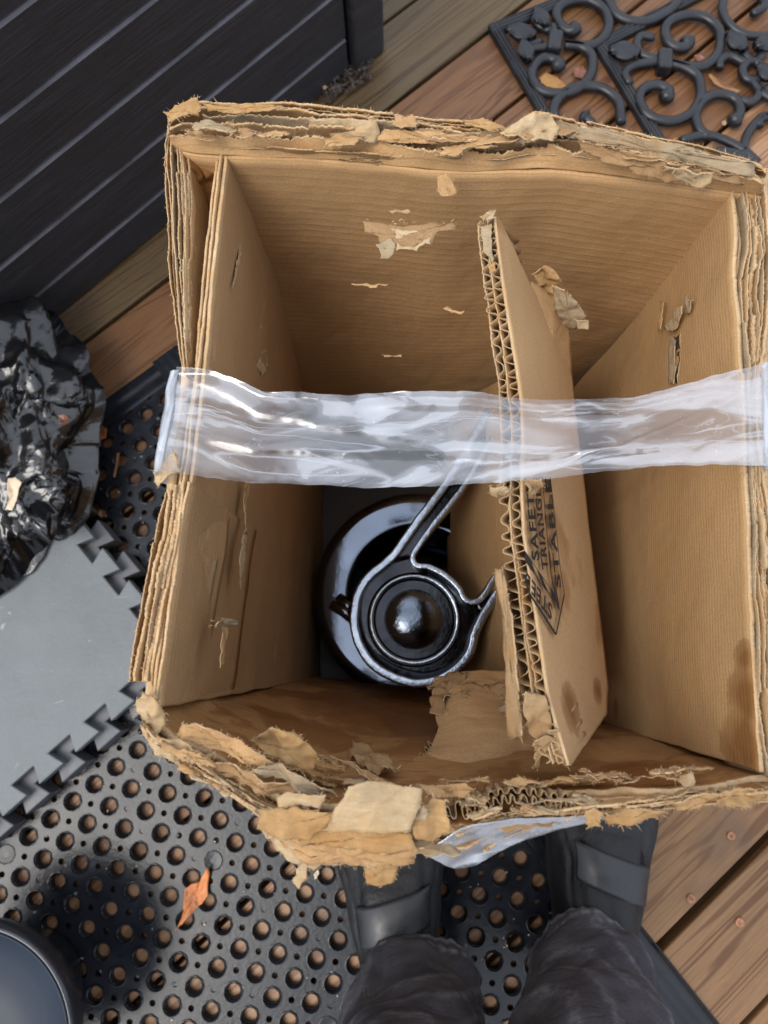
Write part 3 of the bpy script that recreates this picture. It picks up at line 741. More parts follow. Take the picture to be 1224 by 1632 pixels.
# ---------------------------------------------------------------- sheets of torn board
def rows_px(rows): return [[P(a, b, z) for (a, b, z) in r] for r in rows]
def loft(name, rows, mats, parent, N=240, Mr=24, th=0.0012, jt=0.0, jb=0.0, wav=0.0008, seed=0, curve=smooth_curve, off=0.0, rim=1, uvflip=False, lump=0.0, jl=0.0, jr=0.0, hole=None, damp_shade=None):
    """sheet through rows of points (first row = upper edge), torn edges jt (first row) jb (last row), jl/jr (sides)"""
    R_ = [curve(r, N) for r in rows]
    cols = []
    for i in range(N):
        c = [r[i] for r in R_]
        cols.append(c if len(c) == 2 else smooth_curve(c, Mr))
    v = []; uv = []; s_ = 0; prev = None
    for i, c in enumerate(cols):
        if len(c) == 2: c = [c[0].lerp(c[1], k / (Mr - 1)) for k in range(Mr)]
        if prev is not None: s_ += (c[0] - prev).length
        prev = c[0].copy()
        d0 = (c[0] - c[1]).normalized(); d1 = (c[-1] - c[-2]).normalized()
        L = sum((a - b).length for a, b in zip(c, c[1:]))
        a0 = jt * jag(s_, seed + 1) ; a1 = jb * jag(s_, seed + 2)
        t = 0; q0 = c[0]
        for k, q in enumerate(c):
            if k: t += (q - q0).length
            q0 = q
            f0 = max(0, 1 - k / (Mr * 0.35)) if jt else 0; f1 = max(0, 1 - (Mr - 1 - k) / (Mr * 0.35)) if jb else 0
            p = q + d0 * a0 * f0 + d1 * a1 * f1
            nz = noise.noise_vector(Vector((s_ * 30, t * 30, seed * 3.3))) * wav + noise.noise_vector(Vector((s_ * 110, t * 110, seed * 5.3))) * wav * 0.45
            if lump: nz += noise.noise_vector(Vector((s_ * 12, t * 14, seed * 2.3))) * lump
            v.append(p + nz); uv.append((s_ + seed * 0.37, t) if not uvflip else (t + seed * .37, s_))
    if jl or jr:
        for k in range(Mr):
            tt = k * 0.003
            for (ii, amp) in ((0, jl), (N - 1, jr)):
                if amp:
                    a_ = v[ii * Mr + k]; b_ = v[(ii + 3 if ii == 0 else ii - 3) * Mr + k]
                    v[ii * Mr + k] = a_ + (a_ - b_).normalized() * amp * jag(tt, seed + 4)
    f = []; 
    for i in range(N - 1):
        for k in range(Mr - 1):
            if hole and hole(i / (N - 1), k / (Mr - 1)): continue
            f.append((i * Mr + k, i * Mr + k + 1, (i + 1) * Mr + k + 1, (i + 1) * Mr + k))
    o = from_data(name, v, f, mats, parent, True, uv)
    solid(o, th, off, rim)
    if damp_shade:
        at = o.data.attributes.new('damp_shade', 'FLOAT', 'POINT')
        for i, q in enumerate(v): at.data[i].value = max(0.0, max(1 - (q - c_).length / r_ for c_, r_ in damp_shade))
    return o, [v[i * Mr] for i in range(N)], [v[i * Mr + Mr - 1] for i in range(N)]
FUZZ = {}
def fuzz(key, pts, n, ln=0.0022, up=Vector((0, 0, 1))):
    """loose paper fibres along a torn edge"""
    mb = FUZZ.setdefault(key, MB())
    for _ in range(n):
        i = random.randrange(len(pts)); p = pts[i] + Vector((uni(-.0004, .0004), uni(-.0004, .0004), uni(-.0003, .0002)))
        d = Vector((uni(-1, 1), uni(-1, 1), uni(-0.5, 1))).normalized() * ln * uni(0.3, 1.2) * (1 if rnd() < .9 else 1.8)
        s_ = d.cross(Vector((uni(-1, 1), uni(-1, 1), uni(-1, 1)))).normalized() * uni(0.00008, 0.00016)
        k = p + d * 0.5 + Vector((uni(-1, 1), uni(-1, 1), uni(-1, 1))) * ln * 0.15
        mb.add([p - s_, p + s_, k + s_ * .8, k - s_ * .8, p + d], [(0, 1, 2, 3), (3, 2, 4)])
def patch(name, outline, mats, parent, th=0.0005, cuts=4, amp=0.0012, ej=0.0010, seed=0, rim=1, crease=0.0, fz=0, key='box', bulge=0.0, ridge=0.0):
    """one torn piece of paper or board; outline = (px,py,z) corners"""
    pts = [P(*q) for q in outline]
    # densify the outline with torn jitter
    L = []; n = len(pts); dense = []
    nrm = Vector((0, 0, 0))
    for i in range(n):
        a, b = pts[i], pts[(i + 1) % n]; nrm += a.cross(b)
    nrm.normalize(); tot = 0
    for i in range(n):
        a, b = pts[i], pts[(i + 1) % n]; l = (b - a).length; k = max(2, int(l / 0.0008)); o_ = (b - a).cross(nrm).normalized()
        for j in range(k):
            t = j / k; s_ = tot + t * l
            dense.append(a.lerp(b, t) + o_ * ej * jag(s_, seed + 3) * min(1, 4 * t * (1 - t) + 0.35))
        tot += l
    cen = sum(pts, Vector()) / n
    bm = bmesh.new(); m = len(dense); rings = 7
    vv = []; 
    for r in range(rings):
        t = 1 - r / rings
        vv.append([bm.verts.new(cen.lerp(p, t)) for p in dense])
    cv = bm.verts.new(cen)
    for r in range(rings - 1):
        for i in range(m): 
            try: bm.faces.new((vv[r][i], vv[r][(i + 1) % m], vv[r + 1][(i + 1) % m], vv[r + 1][i]))
            except ValueError: pass
    for i in range(m): bm.faces.new((vv[-1][i], vv[-1][(i + 1) % m], cv))
    for r in range(rings):
        for v_ in vv[r]:
            q = v_.co
            v_.co = q + nrm * (amp * 1.6 * noise.noise(q * 90 + Vector((seed, 0, 0))) + amp * 0.9 * noise.noise(q * 260 + Vector((0, seed, 0)))
                               + crease * (abs(noise.noise(q * 55 + Vector((0, 0, seed)))) - .2) + bulge * (r / rings) + ridge * math.sin((q - cen).dot((pts[1] - pts[0]).normalized()) * 2 * PI / .0066))
    cv.co += nrm * bulge
    uvl = bm.loops.layers.uv.new('UVMap')
    e1 = (pts[1] - pts[0]).normalized(); e2 = nrm.cross(e1)
    for f in bm.faces:
        for l in f.loops: q = l.vert.co - cen; l[uvl].uv = (q.dot(e1) + seed * .21, q.dot(e2) + seed * .13)
    edge = [v_.co.copy() for v_ in vv[0]]
    me = bpy.data.meshes.new(name); bm.to_mesh(me); bm.free()
    o = link(name, me, mats, parent, True); solid(o, th, 0.0, rim)
    if fz: fuzz(key, edge, fz, 0.0016)
    return o
RZ = 0.43
K = M['kraft']; E_ = M['edge']

# ---------------------------------------------------------------- the big torn cardboard box
box = empty('cardboard_box', (0.03, 0.09, MT), 'tall open torn corrugated cardboard box with ragged frayed rim, taped across the middle', 'cardboard box')
FL = 0.016
# floor of the box
fb = MB(); fb.box((0.030, 0.088, FL - 0.002), (0.122, 0, 0), (0, 0.128, 0), (0, 0, 0.002)); fb.build('box_floor', simple('shade-dark board', (0.05, 0.03, 0.018), 0.5, 0.4, 90, .5, .001, .5), box, False)  # floor colour darkened to carry the shade deep in the box
# rear wall: body up to the crease, then the lip leaning outwards
crease = [(272, 232), (326, 243), (430, 248), (540, 253), (640, 262), (730, 271), (830, 268), (900, 268), (1000, 280), (1090, 292), (1172, 304), (1214, 310)]
back_bot = [Vector((-0.094 + (0.158 + 0.094) * t, 0.212 + 0.004 * math.sin(t * PI), FL)) for t in (0, .25, .5, .75, 1)]
mid_b = [P(a, b, RZ).lerp(back_bot[min(4, int(i / 11 * 4.001))], 0.0) for i, (a, b) in enumerate(crease)]
top_r = [P(a, b, RZ) for a, b in crease]
mid1 = [Vector((q.x * 0.985, q.y + 0.002, 0.30)) for q in top_r]
o, te, _ = loft('wall', [top_r, mid1, [Vector((q.x * 0.97, 0.2165, 0.16)) for q in top_r], [Vector((q.x * 0.96, 0.212, FL)) for q in top_r]], [M['kraft_back'], E_], box, 260, 90, 0.002, wav=0.0008, seed=1, off=1.0, rim=0)
# lip and torn plies of the rear rim
top_out = [(268, 190), (285, 172), (318, 162), (380, 166), (450, 164), (520, 172), (560, 176), (640, 184), (700, 192), (760, 197), (800, 208), (832, 192), (852, 180), (900, 192), (960, 202), (1040, 220), (1110, 236), (1170, 250), (1212, 262), (1222, 275)]
def lerp_rows(a, b, t, n=40):
    A = smooth_curve([Vector((x, y, 0)) for x, y in a], n); B = smooth_curve([Vector((x, y, 0)) for x, y in b], n)
    return [A[i].lerp(B[i], t) for i in range(n)]
def ply_between(a, b, t0, t1, z0, z1, mats, seed, jt=0.0022, th=0.0009, s0=0.0, s1=1.0, N=420, zn=0.004, fz=240, drop=0.0, name='torn_ply', parent=None, key='box', Mr=10):
    r0 = lerp_rows(a, b, t0, 60); r1 = lerp_rows(a, b, t1, 60)
    i0, i1 = int(s0 * 59), int(s1 * 59) + 1
    R0 = [P(q.x, q.y, z0) for q in r0[i0:i1]]; R1 = []
    for i, q in enumerate(r1[i0:i1]):
        z = z1 + zn * n1(i * 0.35, seed) ; R1.append(P(q.x, q.y, z))
    o, te, be = loft(name, [R1, R0], mats, parent or box, max(60, int(N * (s1 - s0))), Mr, th, jt=jt, jb=0, wav=0.0007, seed=seed, jl=0.002, jr=0.002)
    if fz: fuzz(key, te, int(fz * (s1 - s0)))
    return o
cr2 = [(a, b) for a, b in crease]
ply_between(cr2, top_out, -0.02, 0.42, RZ, RZ + 0.010, [M['kraft_back'], E_], 2, jt=0.0035, th=0.0012, fz=300, Mr=16)
ply_between(cr2, top_out, 0.22, 0.62, RZ + 0.000, RZ + 0.012, [M['ply'], E_], 3, jt=0.0030, fz=240)
ply_between(cr2, top_out, 0.36, 0.80, RZ - 0.002, RZ + 0.011, [M['grey_ply'], E_], 4, jt=0.0025, fz=240, s0=.08, s1=.97)
ply_between(cr2, top_out, 0.55, 0.92, RZ - 0.005, RZ + 0.009, [M['kraft'], E_], 5, jt=0.0025, fz=300)
ply_between(cr2, top_out, 0.75, 1.02, RZ - 0.010, RZ + 0.007, [M['orange_ply'], E_], 6, jt=0.0022, fz=300)
# outer liner running down to the floor outside
outb = [P(q.x, q.y, RZ) for q in lerp_rows(cr2, top_out, 0.9, 30)]
loft('outer_liner', [outb, [Vector((q.x * 0.98, 0.232, 0.2)) for q in outb], [Vector((q.x * 0.97, 0.222, FL)) for q in outb]], [K, E_], box, 120, 30, 0.002, wav=0.001, seed=8, off=1)
def random_plies(a, b, cnt, seed, name='torn_ply', s_lo=0.0, s_hi=1.0, zlo=.424, zhi=.440):
    rg_ = random.Random(seed); ms = [M['kraft'], M['ply'], M['orange_ply'], M['grey_ply'], M['flute'], M['pale'], M['kraft']]
    for i in range(cnt):
        t = .04 + .92 * i / cnt + rg_.uniform(-.03, .03); L_ = rg_.uniform(.12, .45); c_ = rg_.uniform(s_lo, max(s_lo, s_hi - L_)); z = rg_.uniform(zlo, zlo + .004)
        ply_between(a, b, t, t + rg_.uniform(.10, .24), z, rg_.uniform(zhi - .006, zhi), [rg_.choice(ms), E_], seed * 30 + i, jt=rg_.uniform(.0018, .004), th=rg_.choice((.0003, .0005)), s0=c_, s1=min(s_hi, c_ + L_), fz=300, name=name, Mr=8)
random_plies(cr2, top_out, 12, 51)
# pieces peeled off the rear rim
pal, gr, ora = [M['pale'], E_], [M['grey_ply'], E_], [M['orange_ply'], E_]
patch('peeled_scrap', [(492, 190, .446), (530, 186, .447), (600, 192, .446), (606, 214, .443), (600, 228, .440), (560, 232, .438), (533, 226, .438), (520, 210, .441), (495, 205, .442)], pal, box, seed=1, amp=0.0012, fz=60)
patch('peeled_scrap', [(262, 180, .444), (280, 168, .447), (316, 156, .450), (322, 172, .448), (318, 188, .446), (300, 186, .446), (270, 196, .444)], ora, box, seed=2, amp=0.002, fz=80)
patch('peeled_scrap', [(318, 166, .446), (400, 164, .446), (450, 166, .446), (452, 172, .446), (380, 182, .445), (330, 180, .445)], ora, box, seed=3, fz=60)
patch('peeled_scrap', [(612, 205, .445), (700, 208, .444), (790, 220, .443), (740, 232, .441), (660, 228, .441), (600, 224, .441)], [K, E_], box, seed=4, amp=0.0016, fz=80)
patch('peeled_scrap', [(800, 212, .446), (845, 182, .452), (878, 185, .451), (892, 205, .448), (880, 225, .445), (856, 222, .447), (836, 234, .443), (812, 228, .444)], pal, box, seed=5, amp=0.0026, fz=120, crease=.004)
patch('peeled_scrap', [(880, 190, .448), (960, 205, .447), (1060, 228, .446), (1130, 248, .446), (1204, 262, .445), (1198, 282, .443), (1140, 272, .443), (1060, 256, .443), (980, 240, .443), (900, 215, .445)], gr, box, seed=6, amp=0.0018, fz=200, crease=.002)
patch('peeled_scrap', [(915, 218, .446), (985, 240, .445), (1090, 262, .444), (1180, 280, .444), (1186, 296, .441), (1140, 284, .440), (1120, 296, .438), (1060, 290, .437), (1010, 276, .438), (1000, 262, .440), (960, 262, .440), (925, 238, .443)], [M['ply'], E_], box, seed=7, amp=0.002, fz=200, crease=.003)
patch('peeled_scrap', [(1058, 268, .445), (1100, 268, .445), (1140, 278, .443), (1128, 293, .439), (1080, 288, .438), (1056, 282, .440)], pal, box, seed=8, amp=0.002, fz=60)
patch('peeled_scrap', [(540, 252, .431), (600, 248, .434), (690, 252, .434), (776, 262, .432), (774, 268, .430), (700, 262, .431), (600, 262, .430)], [M['ply'], E_], box, seed=9, fz=60, ej=.0016)
patch('peeled_scrap', [(735, 192, .447), (770, 188, .448), (800, 200, .446), (812, 208, .445), (780, 212, .445), (740, 202, .446)], ora, box, seed=10, fz=40)
# inside corner, upper left: dark folded flap
patch('folded_corner', [(285, 200, .436), (320, 215, .432), (328, 242, .428), (345, 262, .420), (352, 330, .400), (340, 380, .390), (318, 330, .405), (300, 262, .425)], [M['kraft_wet'], E_], box, seed=11, amp=0.002)
def rim_bits(a, b, cnt, z0, z1, seed, s0=0.0, s1=1.0, lmin=50, lmax=150, wmin=8, wmax=24, name='peeled_scrap', t0=.1, t1=.95):
    rg_ = random.Random(seed); A_ = smooth_curve([Vector((x, y, 0)) for x, y in a], 80); B_ = smooth_curve([Vector((x, y, 0)) for x, y in b], 80)
    for q_ in range(cnt):
        i = 4 + int((s0 + (s1 - s0) * rg_.random()) * 70); t = rg_.uniform(t0, t1); c = A_[i].lerp(B_[i], t); tg_ = (A_[i + 1] - A_[i]).normalized()
        zb_ = rg_.uniform(z0, z1) + .004 * (1 - t); an = rg_.gauss(0, .12); tg_ = Vector((tg_.x * math.cos(an) - tg_.y * math.sin(an), tg_.x * math.sin(an) + tg_.y * math.cos(an), 0)); nn_ = Vector((-tg_.y, tg_.x, 0))
        L_ = rg_.uniform(lmin, lmax) / 2; W_ = rg_.uniform(wmin, wmax) / 2; out = []
        for j in range(11):
            th_ = 2 * PI * j / 11; r_ = rg_.uniform(.62, 1.1)
            p = c + tg_ * L_ * math.cos(th_) * r_ + nn_ * W_ * math.copysign(abs(math.sin(th_)) ** .6, math.sin(th_)) * r_
            out.append((p.x, p.y, zb_ + rg_.uniform(-.0015, .0015) + .002 * math.sin(th_)))
        m_ = rg_.choice([M['pale'], M['grey_ply'], M['orange_ply'], M['kraft'], M['ply'], M['flute'], M['kraft']])
        patch(name, out, [m_, E_], box, seed=seed * 50 + q_, th=rg_.choice((.0003, .0005, .0008)), amp=.0011, ej=.0015, crease=.0016, fz=80, ridge=rg_.choice((0, 0, .0004)))
rim_bits(crease, top_out, 16, .436, .446, 31, t0=.3)
# tears in the rear wall
def on_back(px, py, d=0.0012):
    """point on the rear wall seen at px,py, d in front of it"""
    z = 0.43
    for _ in range(30):
        p = P(px, py, z); 
        # the wall surface y(z)
        if z > 0.30: y = 0.2315 - (p.x + .0915) * 0.0953 + (0.43 - z) / .13 * 0.002
        else: y = (0.2315 - (p.x + .0915) * 0.0953 + .002) + (0.2165 - (0.2335 - (p.x + .0915) * 0.0953)) * (0.30 - z) / 0.14
        z += (p.y - y) * -1.2
        z = max(0.05, min(0.44, z))
    return z
def wall_patch(outline, mats, seed, d=0.002, **k):
    k.setdefault('th', .0003); k.setdefault('ej', .0014)
    out = []
    for (a, b) in outline[:]:
        out.append((a, b, on_back(a, b)))
    q = patch('wall_tear', out, mats, box, seed=seed, **k)
    q.location = q.location + Vector((0, -d, 0)); return q
ink = M['debris']
wall_patch([(578, 350), (640, 358), (728, 352), (726, 364), (700, 366), (690, 385), (660, 392), (620, 394), (600, 385), (596, 372), (580, 366)], [M['ply'], E_], 21, 0.0012, amp=.0008, fz=30)
wall_patch([(622, 354), (700, 358), (688, 380), (664, 391), (630, 388), (628, 366)], pal, 22, 0.004, amp=.001, fz=50, bulge=.002)
wall_patch([(598, 372), (622, 364), (630, 380), (622, 394), (606, 396), (604, 382)], gr, 23, 0.005, amp=.001)
wall_patch([(697, 282), (715, 280), (726, 296), (722, 308), (706, 306), (698, 296)], [M['kraft'], E_], 24, 0.001, amp=.002, fz=40, crease=.003)
wall_patch([(618, 333), (650, 331), (655, 336), (625, 338)], [M['flute'], M['flute']], 26, 0.0008)
wall_patch([(706, 488), (742, 492), (738, 500), (715, 496)], [M['kraft'], M['flute']], 27, 0.001)
wall_patch([(560, 449), (585, 448), (620, 452), (618, 455), (585, 453)], [M['kraft'], E_], 29, 0.001)
wall_patch([(606, 562), (640, 561), (642, 566), (612, 567)], [M['flute'], M['flute']], 30, 0.0008)

# left wall: several plies side by side, their cut edges up
LA = [(268, 200), (262, 260), (266, 340), (272, 430), (282, 520), (292, 592)]        # outermost edge above the tape
LB = [(290, 212), (301, 262), (304, 340), (302, 430), (302, 520), (300, 592)]
def edge_ply(pts, depth, mats, seed, dx=0.004, dy=0.0, th=0.0011, jt=0.0009, name='wall_ply', parent=None, z=RZ, N=300, Mr=14, wav=0.0007, fz=150, key='box', curve=smooth_curve, lump=0.0):
    r0 = [P(a, b, z + 0.0015 * n1(b * 0.02, seed)) for a, b in pts]
    r1 = [Vector((q.x + dx, q.y + dy, q.z - depth)) for q in r0]
    o, te, be = loft(name, [r0, [a.lerp(b, .5) for a, b in zip(r0, r1)], r1], mats, parent or box, N, Mr, th, jt=jt, wav=wav, seed=seed, curve=curve, lump=lump)
    if fz: fuzz(key, te, fz, 0.0012)
    return o
def lr(a, b, t): return [(p[0] + (q[0] - p[0]) * t, p[1] + (q[1] - p[1]) * t) for p, q in zip(a, b)]
Lw_ = [M['kraft_left'], E_]
st_m = [[M['ply'], E_], Lw_, [M['grey_ply'], E_], [M['flute'], E_], [M['kraft'], E_], [M['pale'], E_]]
def stack(A_, B_, n_p, seed, depth, dxs, last, zs=RZ):
    rg_ = random.Random(seed)
    for i in range(n_p):
        t = i / (n_p - 1); end = i == n_p - 1
        edge_ply(lr(A_, B_, min(1, max(0, t + (rg_.uniform(-.05, .05) if 0 < i < n_p - 1 else 0)))), last if end else depth, Lw_ if end else st_m[(i * 5 + seed) % 6], seed * 20 + i, dxs * (1 + i * .3), z=zs + rg_.uniform(-.004, .003), th=rg_.choice((.0005, .0006, .0011, .0017)), jt=rg_.choice((.0008, .0016, .0022)), fz=170, wav=.0006, N=360)
stack(LA, LB, 9, 4, .03, .0012, .30)
# full height left wall behind them
lw = [P(a, b, .415) for a, b in lr(LA, LB, .5)] + [P(a, b, .415) for a, b in ((285, 690), (270, 800), (262, 900), (250, 1000), (238, 1120))]
loft('wall', [lw, [Vector((-0.104, q.y, FL)) for q in lw]], [M['kraft_left'], E_], box, 160, 20, 0.004, wav=0.0008, seed=47)
# left, below the tape: flap leaning outward
LC = [(262, 782), (248, 850), (232, 920), (218, 1000), (208, 1060), (205, 1086)]
LD = [(292, 768), (284, 850), (270, 920), (256, 1000), (244, 1060), (243, 1086)]
stack(LC, LD, 9, 6, .05, .0016, .06, .431)
for i, (t, z) in enumerate(((0.0, .432), (.5, .428), (1.0, .432))):
    edge_ply([(p[0] + 6 * t - 2, p[1]) for p in lr(LD, [(298, 768), (282, 850), (268, 950), (255, 1040), (246, 1100), (240, 1128)], t)], 0.12, Lw_, 70 + i, 0.004, z=z, fz=80)
patch('torn_corner', [(216, 1118, .435), (228, 1104, .438), (246, 1112, .437), (262, 1128, .434), (268, 1150, .43), (250, 1170, .43), (232, 1158, .432), (218, 1138, .434)], [M['pale'], E_], box, seed=80, amp=.003, fz=120, crease=.004)

# right wall, many plies between x 1180 and the frame
RA = [(1176, 300), (1186, 380), (1176, 455), (1186, 560), (1188, 650), (1192, 760), (1198, 850), (1196, 920), (1204, 1000), (1206, 1100), (1214, 1180), (1222, 1238)]
RB = [(1226, 268), (1236, 380), (1240, 455), (1226, 560), (1214, 640), (1226, 760), (1246, 850), (1256, 920), (1262, 1000), (1266, 1100), (1266, 1180), (1266, 1250)]
stack([(a + 5, b) for a, b in RA], RB, 13, 9, .035, -.0010, .05)
rw = [P(a, b, .41) for a, b in RB]
loft('wall', [rw, [Vector((0.162, q.y, FL)) for q in rw]], [K, E_], box, 160, 20, 0.004, wav=0.0008, seed=100)

# front wall: bulging and torn
fr_top = [(232, 1150), (262, 1178), (320, 1212), (380, 1246), (440, 1282), (520, 1300), (620, 1300), (720, 1292), (800, 1280), (880, 1272), (960, 1270), (1040, 1266), (1120, 1258), (1200, 1250), (1262, 1246)]
ft_ = [P(a, b, .428) for a, b in fr_top]
n_ = len(ft_)
ft_[0] = ft_[0] + Vector((-.004, .006, 0))
fyb = lambda q: -.0205 - .104 * (q.x + .1)
fm1 = [Vector((q.x * 0.99 - .001, (fyb(q) * 0.6 + q.y * .4) if i else fyb(q) + .001, 0.30)) for i, q in enumerate(ft_)]
fm2 = [Vector((q.x * 0.99 - .001, fyb(q) + (0.001 if q.x < 0 else 0), 0.16)) for q in ft_]
fm3 = [Vector((q.x * 0.99 - .001, fyb(q), FL)) for q in ft_]
loft('wall', [ft_, fm1, fm2, fm3], [M['kraft_wet'], E_], box, 300, 90, 0.003, jt=0.002, wav=0.0016, seed=110, lump=0.004, off=-1.0, damp_shade=[(P(1000, 1200, .40), .05), (P(900, 1250, .42), .05), (P(640, 1180, .25), .12), (P(560, 1120, .1), .12)])  # first two spots wet; last two paint a dark cavity's shade into the board
FO = [(228, 1168), (250, 1200), (300, 1228), (360, 1262), (420, 1300), (500, 1336), (620, 1350), (680, 1362), (735, 1378), (800, 1340), (880, 1310), (960, 1296), (1040, 1290), (1120, 1282), (1200, 1278), (1262, 1274)]
for i, (t0, t1, z0, z1, m_, s0, s1) in enumerate(((-.1, .30, .425, .436, [M['kraft_wet'], E_], 0, 1), (.05, .50, .424, .440, [M['orange_ply'], E_], 0, 1), (.25, .68, .420, .436, [M['pale'], E_], .0, .5), (.3, .72, .420, .438, [M['ply'], E_], .5, 1), (.5, .9, .415, .434, [M['kraft'], E_], 0, .42), (.6, .95, .412, .434, [M['flute'], E_], .55, 1.), (.75, 1.0, .405, .430, [M['orange_ply'], E_], .1, .45), (.8, 1.02, .405, .430, [M['kraft'], E_], .60, 1.))):
    ply_between(fr_top, FO, t0, t1, z0, z1, m_, 120 + i, jt=0.004, s0=s0, s1=s1, fz=330, zn=.006)
outf = [P(q.x, q.y, .425) for q in lerp_rows(fr_top, FO, 0.85, 30)]
loft('outer_liner', [outf, [Vector((q.x, q.y * .7 - .016, 0.25)) for q in outf], [Vector((q.x * 0.99, fyb(q) - .008, FL)) for q in outf]], [K, E_], box, 120, 30, 0.002, wav=0.001, seed=130)
random_plies(fr_top, FO, 16, 52, name='torn_ply', zlo=.418, zhi=.438)
rim_bits(fr_top, FO, 20, .430, .440, 32, name='torn_flap', lmax=170, wmax=26)
rim_bits([(300, 1150), (450, 1185), (600, 1225)], [(320, 1190), (470, 1240), (620, 1256)], 12, .400, .410, 33, name='torn_flap', lmin=40, lmax=130, wmin=5, wmax=16)
rim_bits([(700, 1240), (900, 1225), (1200, 1225)], [(700, 1262), (900, 1250), (1200, 1244)], 9, .424, .430, 34, name='torn_flap', lmin=40, lmax=170, wmin=4, wmax=12)
# the big peeled pieces at the front
T = 'torn_flap'
patch(T, [(508, 1326, .446), (556, 1252, .456), (585, 1245, .458), (672, 1256, .456), (668, 1280, .454), (652, 1324, .450), (580, 1326, .449)], pal, box, seed=201, amp=.0008, ej=.0007, fz=90, th=.0006, crease=.0015)
patch(T, [(412, 1290, .448), (470, 1284, .450), (540, 1290, .450), (520, 1318, .448), (490, 1340, .447), (440, 1338, .447), (410, 1320, .447)], [M['orange_ply'], E_], box, seed=202, amp=.0012, fz=120, th=.0006, crease=.0025, ridge=.0003)
patch(T, [(440, 1272, .447), (458, 1262, .449), (520, 1270, .449), (512, 1288, .448), (444, 1286, .447)], pal, box, seed=203, fz=50)
patch(T, [(474, 1330, .444), (540, 1308, .447), (600, 1310, .448), (660, 1328, .446), (668, 1352, .444), (620, 1362, .442), (540, 1352, .442), (480, 1348, .443)], [M['orange_ply'], E_], box, seed=204, amp=.0016, crease=.003, fz=150)
patch(T, [(430, 1340, .440), (500, 1342, .442), (600, 1354, .442), (668, 1352, .441), (662, 1376, .438), (640, 1384, .437), (560, 1380, .437), (500, 1378, .437), (450, 1362, .438)], [M['kraft'], E_], box, seed=205, amp=.0018, crease=.003, fz=200)
patch(T, [(412, 1318, .438), (470, 1338, .438), (560, 1362, .436), (600, 1382, .434), (560, 1382, .433), (520, 1376, .433), (500, 1392, .432), (478, 1376, .433), (440, 1356, .434)], [M['pale'], E_], box, seed=206, amp=.0016, crease=.003, fz=150)
patch(T, [(476, 1368, .434), (494, 1374, .434), (490, 1400, .430), (478, 1412, .429), (466, 1404, .429), (470, 1388, .431)], pal, box, seed=207, amp=.0015, fz=50)
patch(T, [(572, 1366, .435), (632, 1374, .434), (628, 1408, .429), (600, 1412, .428), (584, 1406, .428), (582, 1388, .432)], [M['orange_ply'], E_], box, seed=208, amp=.0012, fz=60)
patch(T, [(655, 1300, .446), (690, 1276, .449), (712, 1280, .449), (716, 1320, .445), (690, 1338, .443), (664, 1330, .444)], [M['orange_ply'], E_], box, seed=209, amp=.002, crease=.004, fz=80)
patch(T, [(648, 1296, .449), (676, 1280, .451), (690, 1288, .450), (680, 1304, .449), (650, 1312, .448)], [M['grey_ply'], M['pale']], box, seed=210, amp=.002, crease=.003)
patch(T, [(400, 1180, .420), (430, 1160, .427), (470, 1168, .425), (505, 1200, .422), (498, 1238, .425), (460, 1215, .425), (424, 1200, .423)], [M['orange_ply'], E_], box, seed=211, amp=.003, crease=.006, fz=120)
patch(T, [(230, 1180, .436), (258, 1168, .440), (310, 1186, .440), (344, 1200, .438), (330, 1216, .436), (280, 1216, .436), (245, 1205, .435)], pal, box, seed=212, amp=.003, crease=.004, fz=200)
patch(T, [(290, 1150, .437), (330, 1162, .440), (400, 1190, .438), (448, 1228, .436), (430, 1232, .434), (360, 1204, .436), (310, 1190, .437), (280, 1170, .436)], [M['kraft'], E_], box, seed=213, amp=.002, crease=.003, fz=200)
patch(T, [(330, 1210, .436), (400, 1225, .438), (460, 1244, .438), (530, 1268, .440), (500, 1284, .438), (430, 1256, .436), (370, 1240, .434), (320, 1222, .434)], [M['ply'], E_], box, seed=214, amp=.003, crease=.004, fz=200)
patch(T, [(400, 1218, .438), (450, 1226, .440), (520, 1254, .442), (540, 1270, .441), (470, 1262, .438), (420, 1240, .437)], [M['grey_ply'], E_], box, seed=215, amp=.003, crease=.005, fz=100)
patch(T, [(560, 1190, .36), (600, 1200, .37), (640, 1225, .39), (620, 1240, .40), (580, 1220, .385), (555, 1205, .37)], [M['ply'], E_], box, seed=216, amp=.003, crease=.004, fz=60)
patch(T, [(660, 1250, .436), (740, 1248, .436), (760, 1258, .434), (740, 1272, .436), (680, 1270, .438)], [M['kraft'], E_], box, seed=217, amp=.002, fz=60)
patch(T, [(1088, 1236, .432), (1102, 1230, .435), (1108, 1246, .434), (1096, 1254, .433), (1084, 1250, .432)], pal, box, seed=218, amp=.002, fz=40)
patch(T, [(932, 1290, .444), (946, 1286, .446), (962, 1296, .445), (958, 1316, .441), (936, 1320, .440)], [M['orange_ply'], E_], box, seed=219, amp=.001, fz=30)
patch(T, [(955, 1300, .438), (1000, 1290, .440), (1060, 1292, .440), (1050, 1306, .437), (1000, 1312, .436), (970, 1316, .435)], [M['orange_ply'], E_], box, seed=220, amp=.002, crease=.003, fz=120)
patch(T, [(1060, 1278, .440), (1140, 1262, .442), (1224, 1262, .442), (1224, 1280, .438), (1150, 1288, .438), (1080, 1294, .437)], [M['kraft'], E_], box, seed=221, amp=.002, crease=.003, fz=150)
rim_bits([(730, 1268), (980, 1272)], [(730, 1296), (980, 1300)], 8, .439, .443, 35, name='torn_flap', lmin=20, lmax=60, wmin=5, wmax=14)
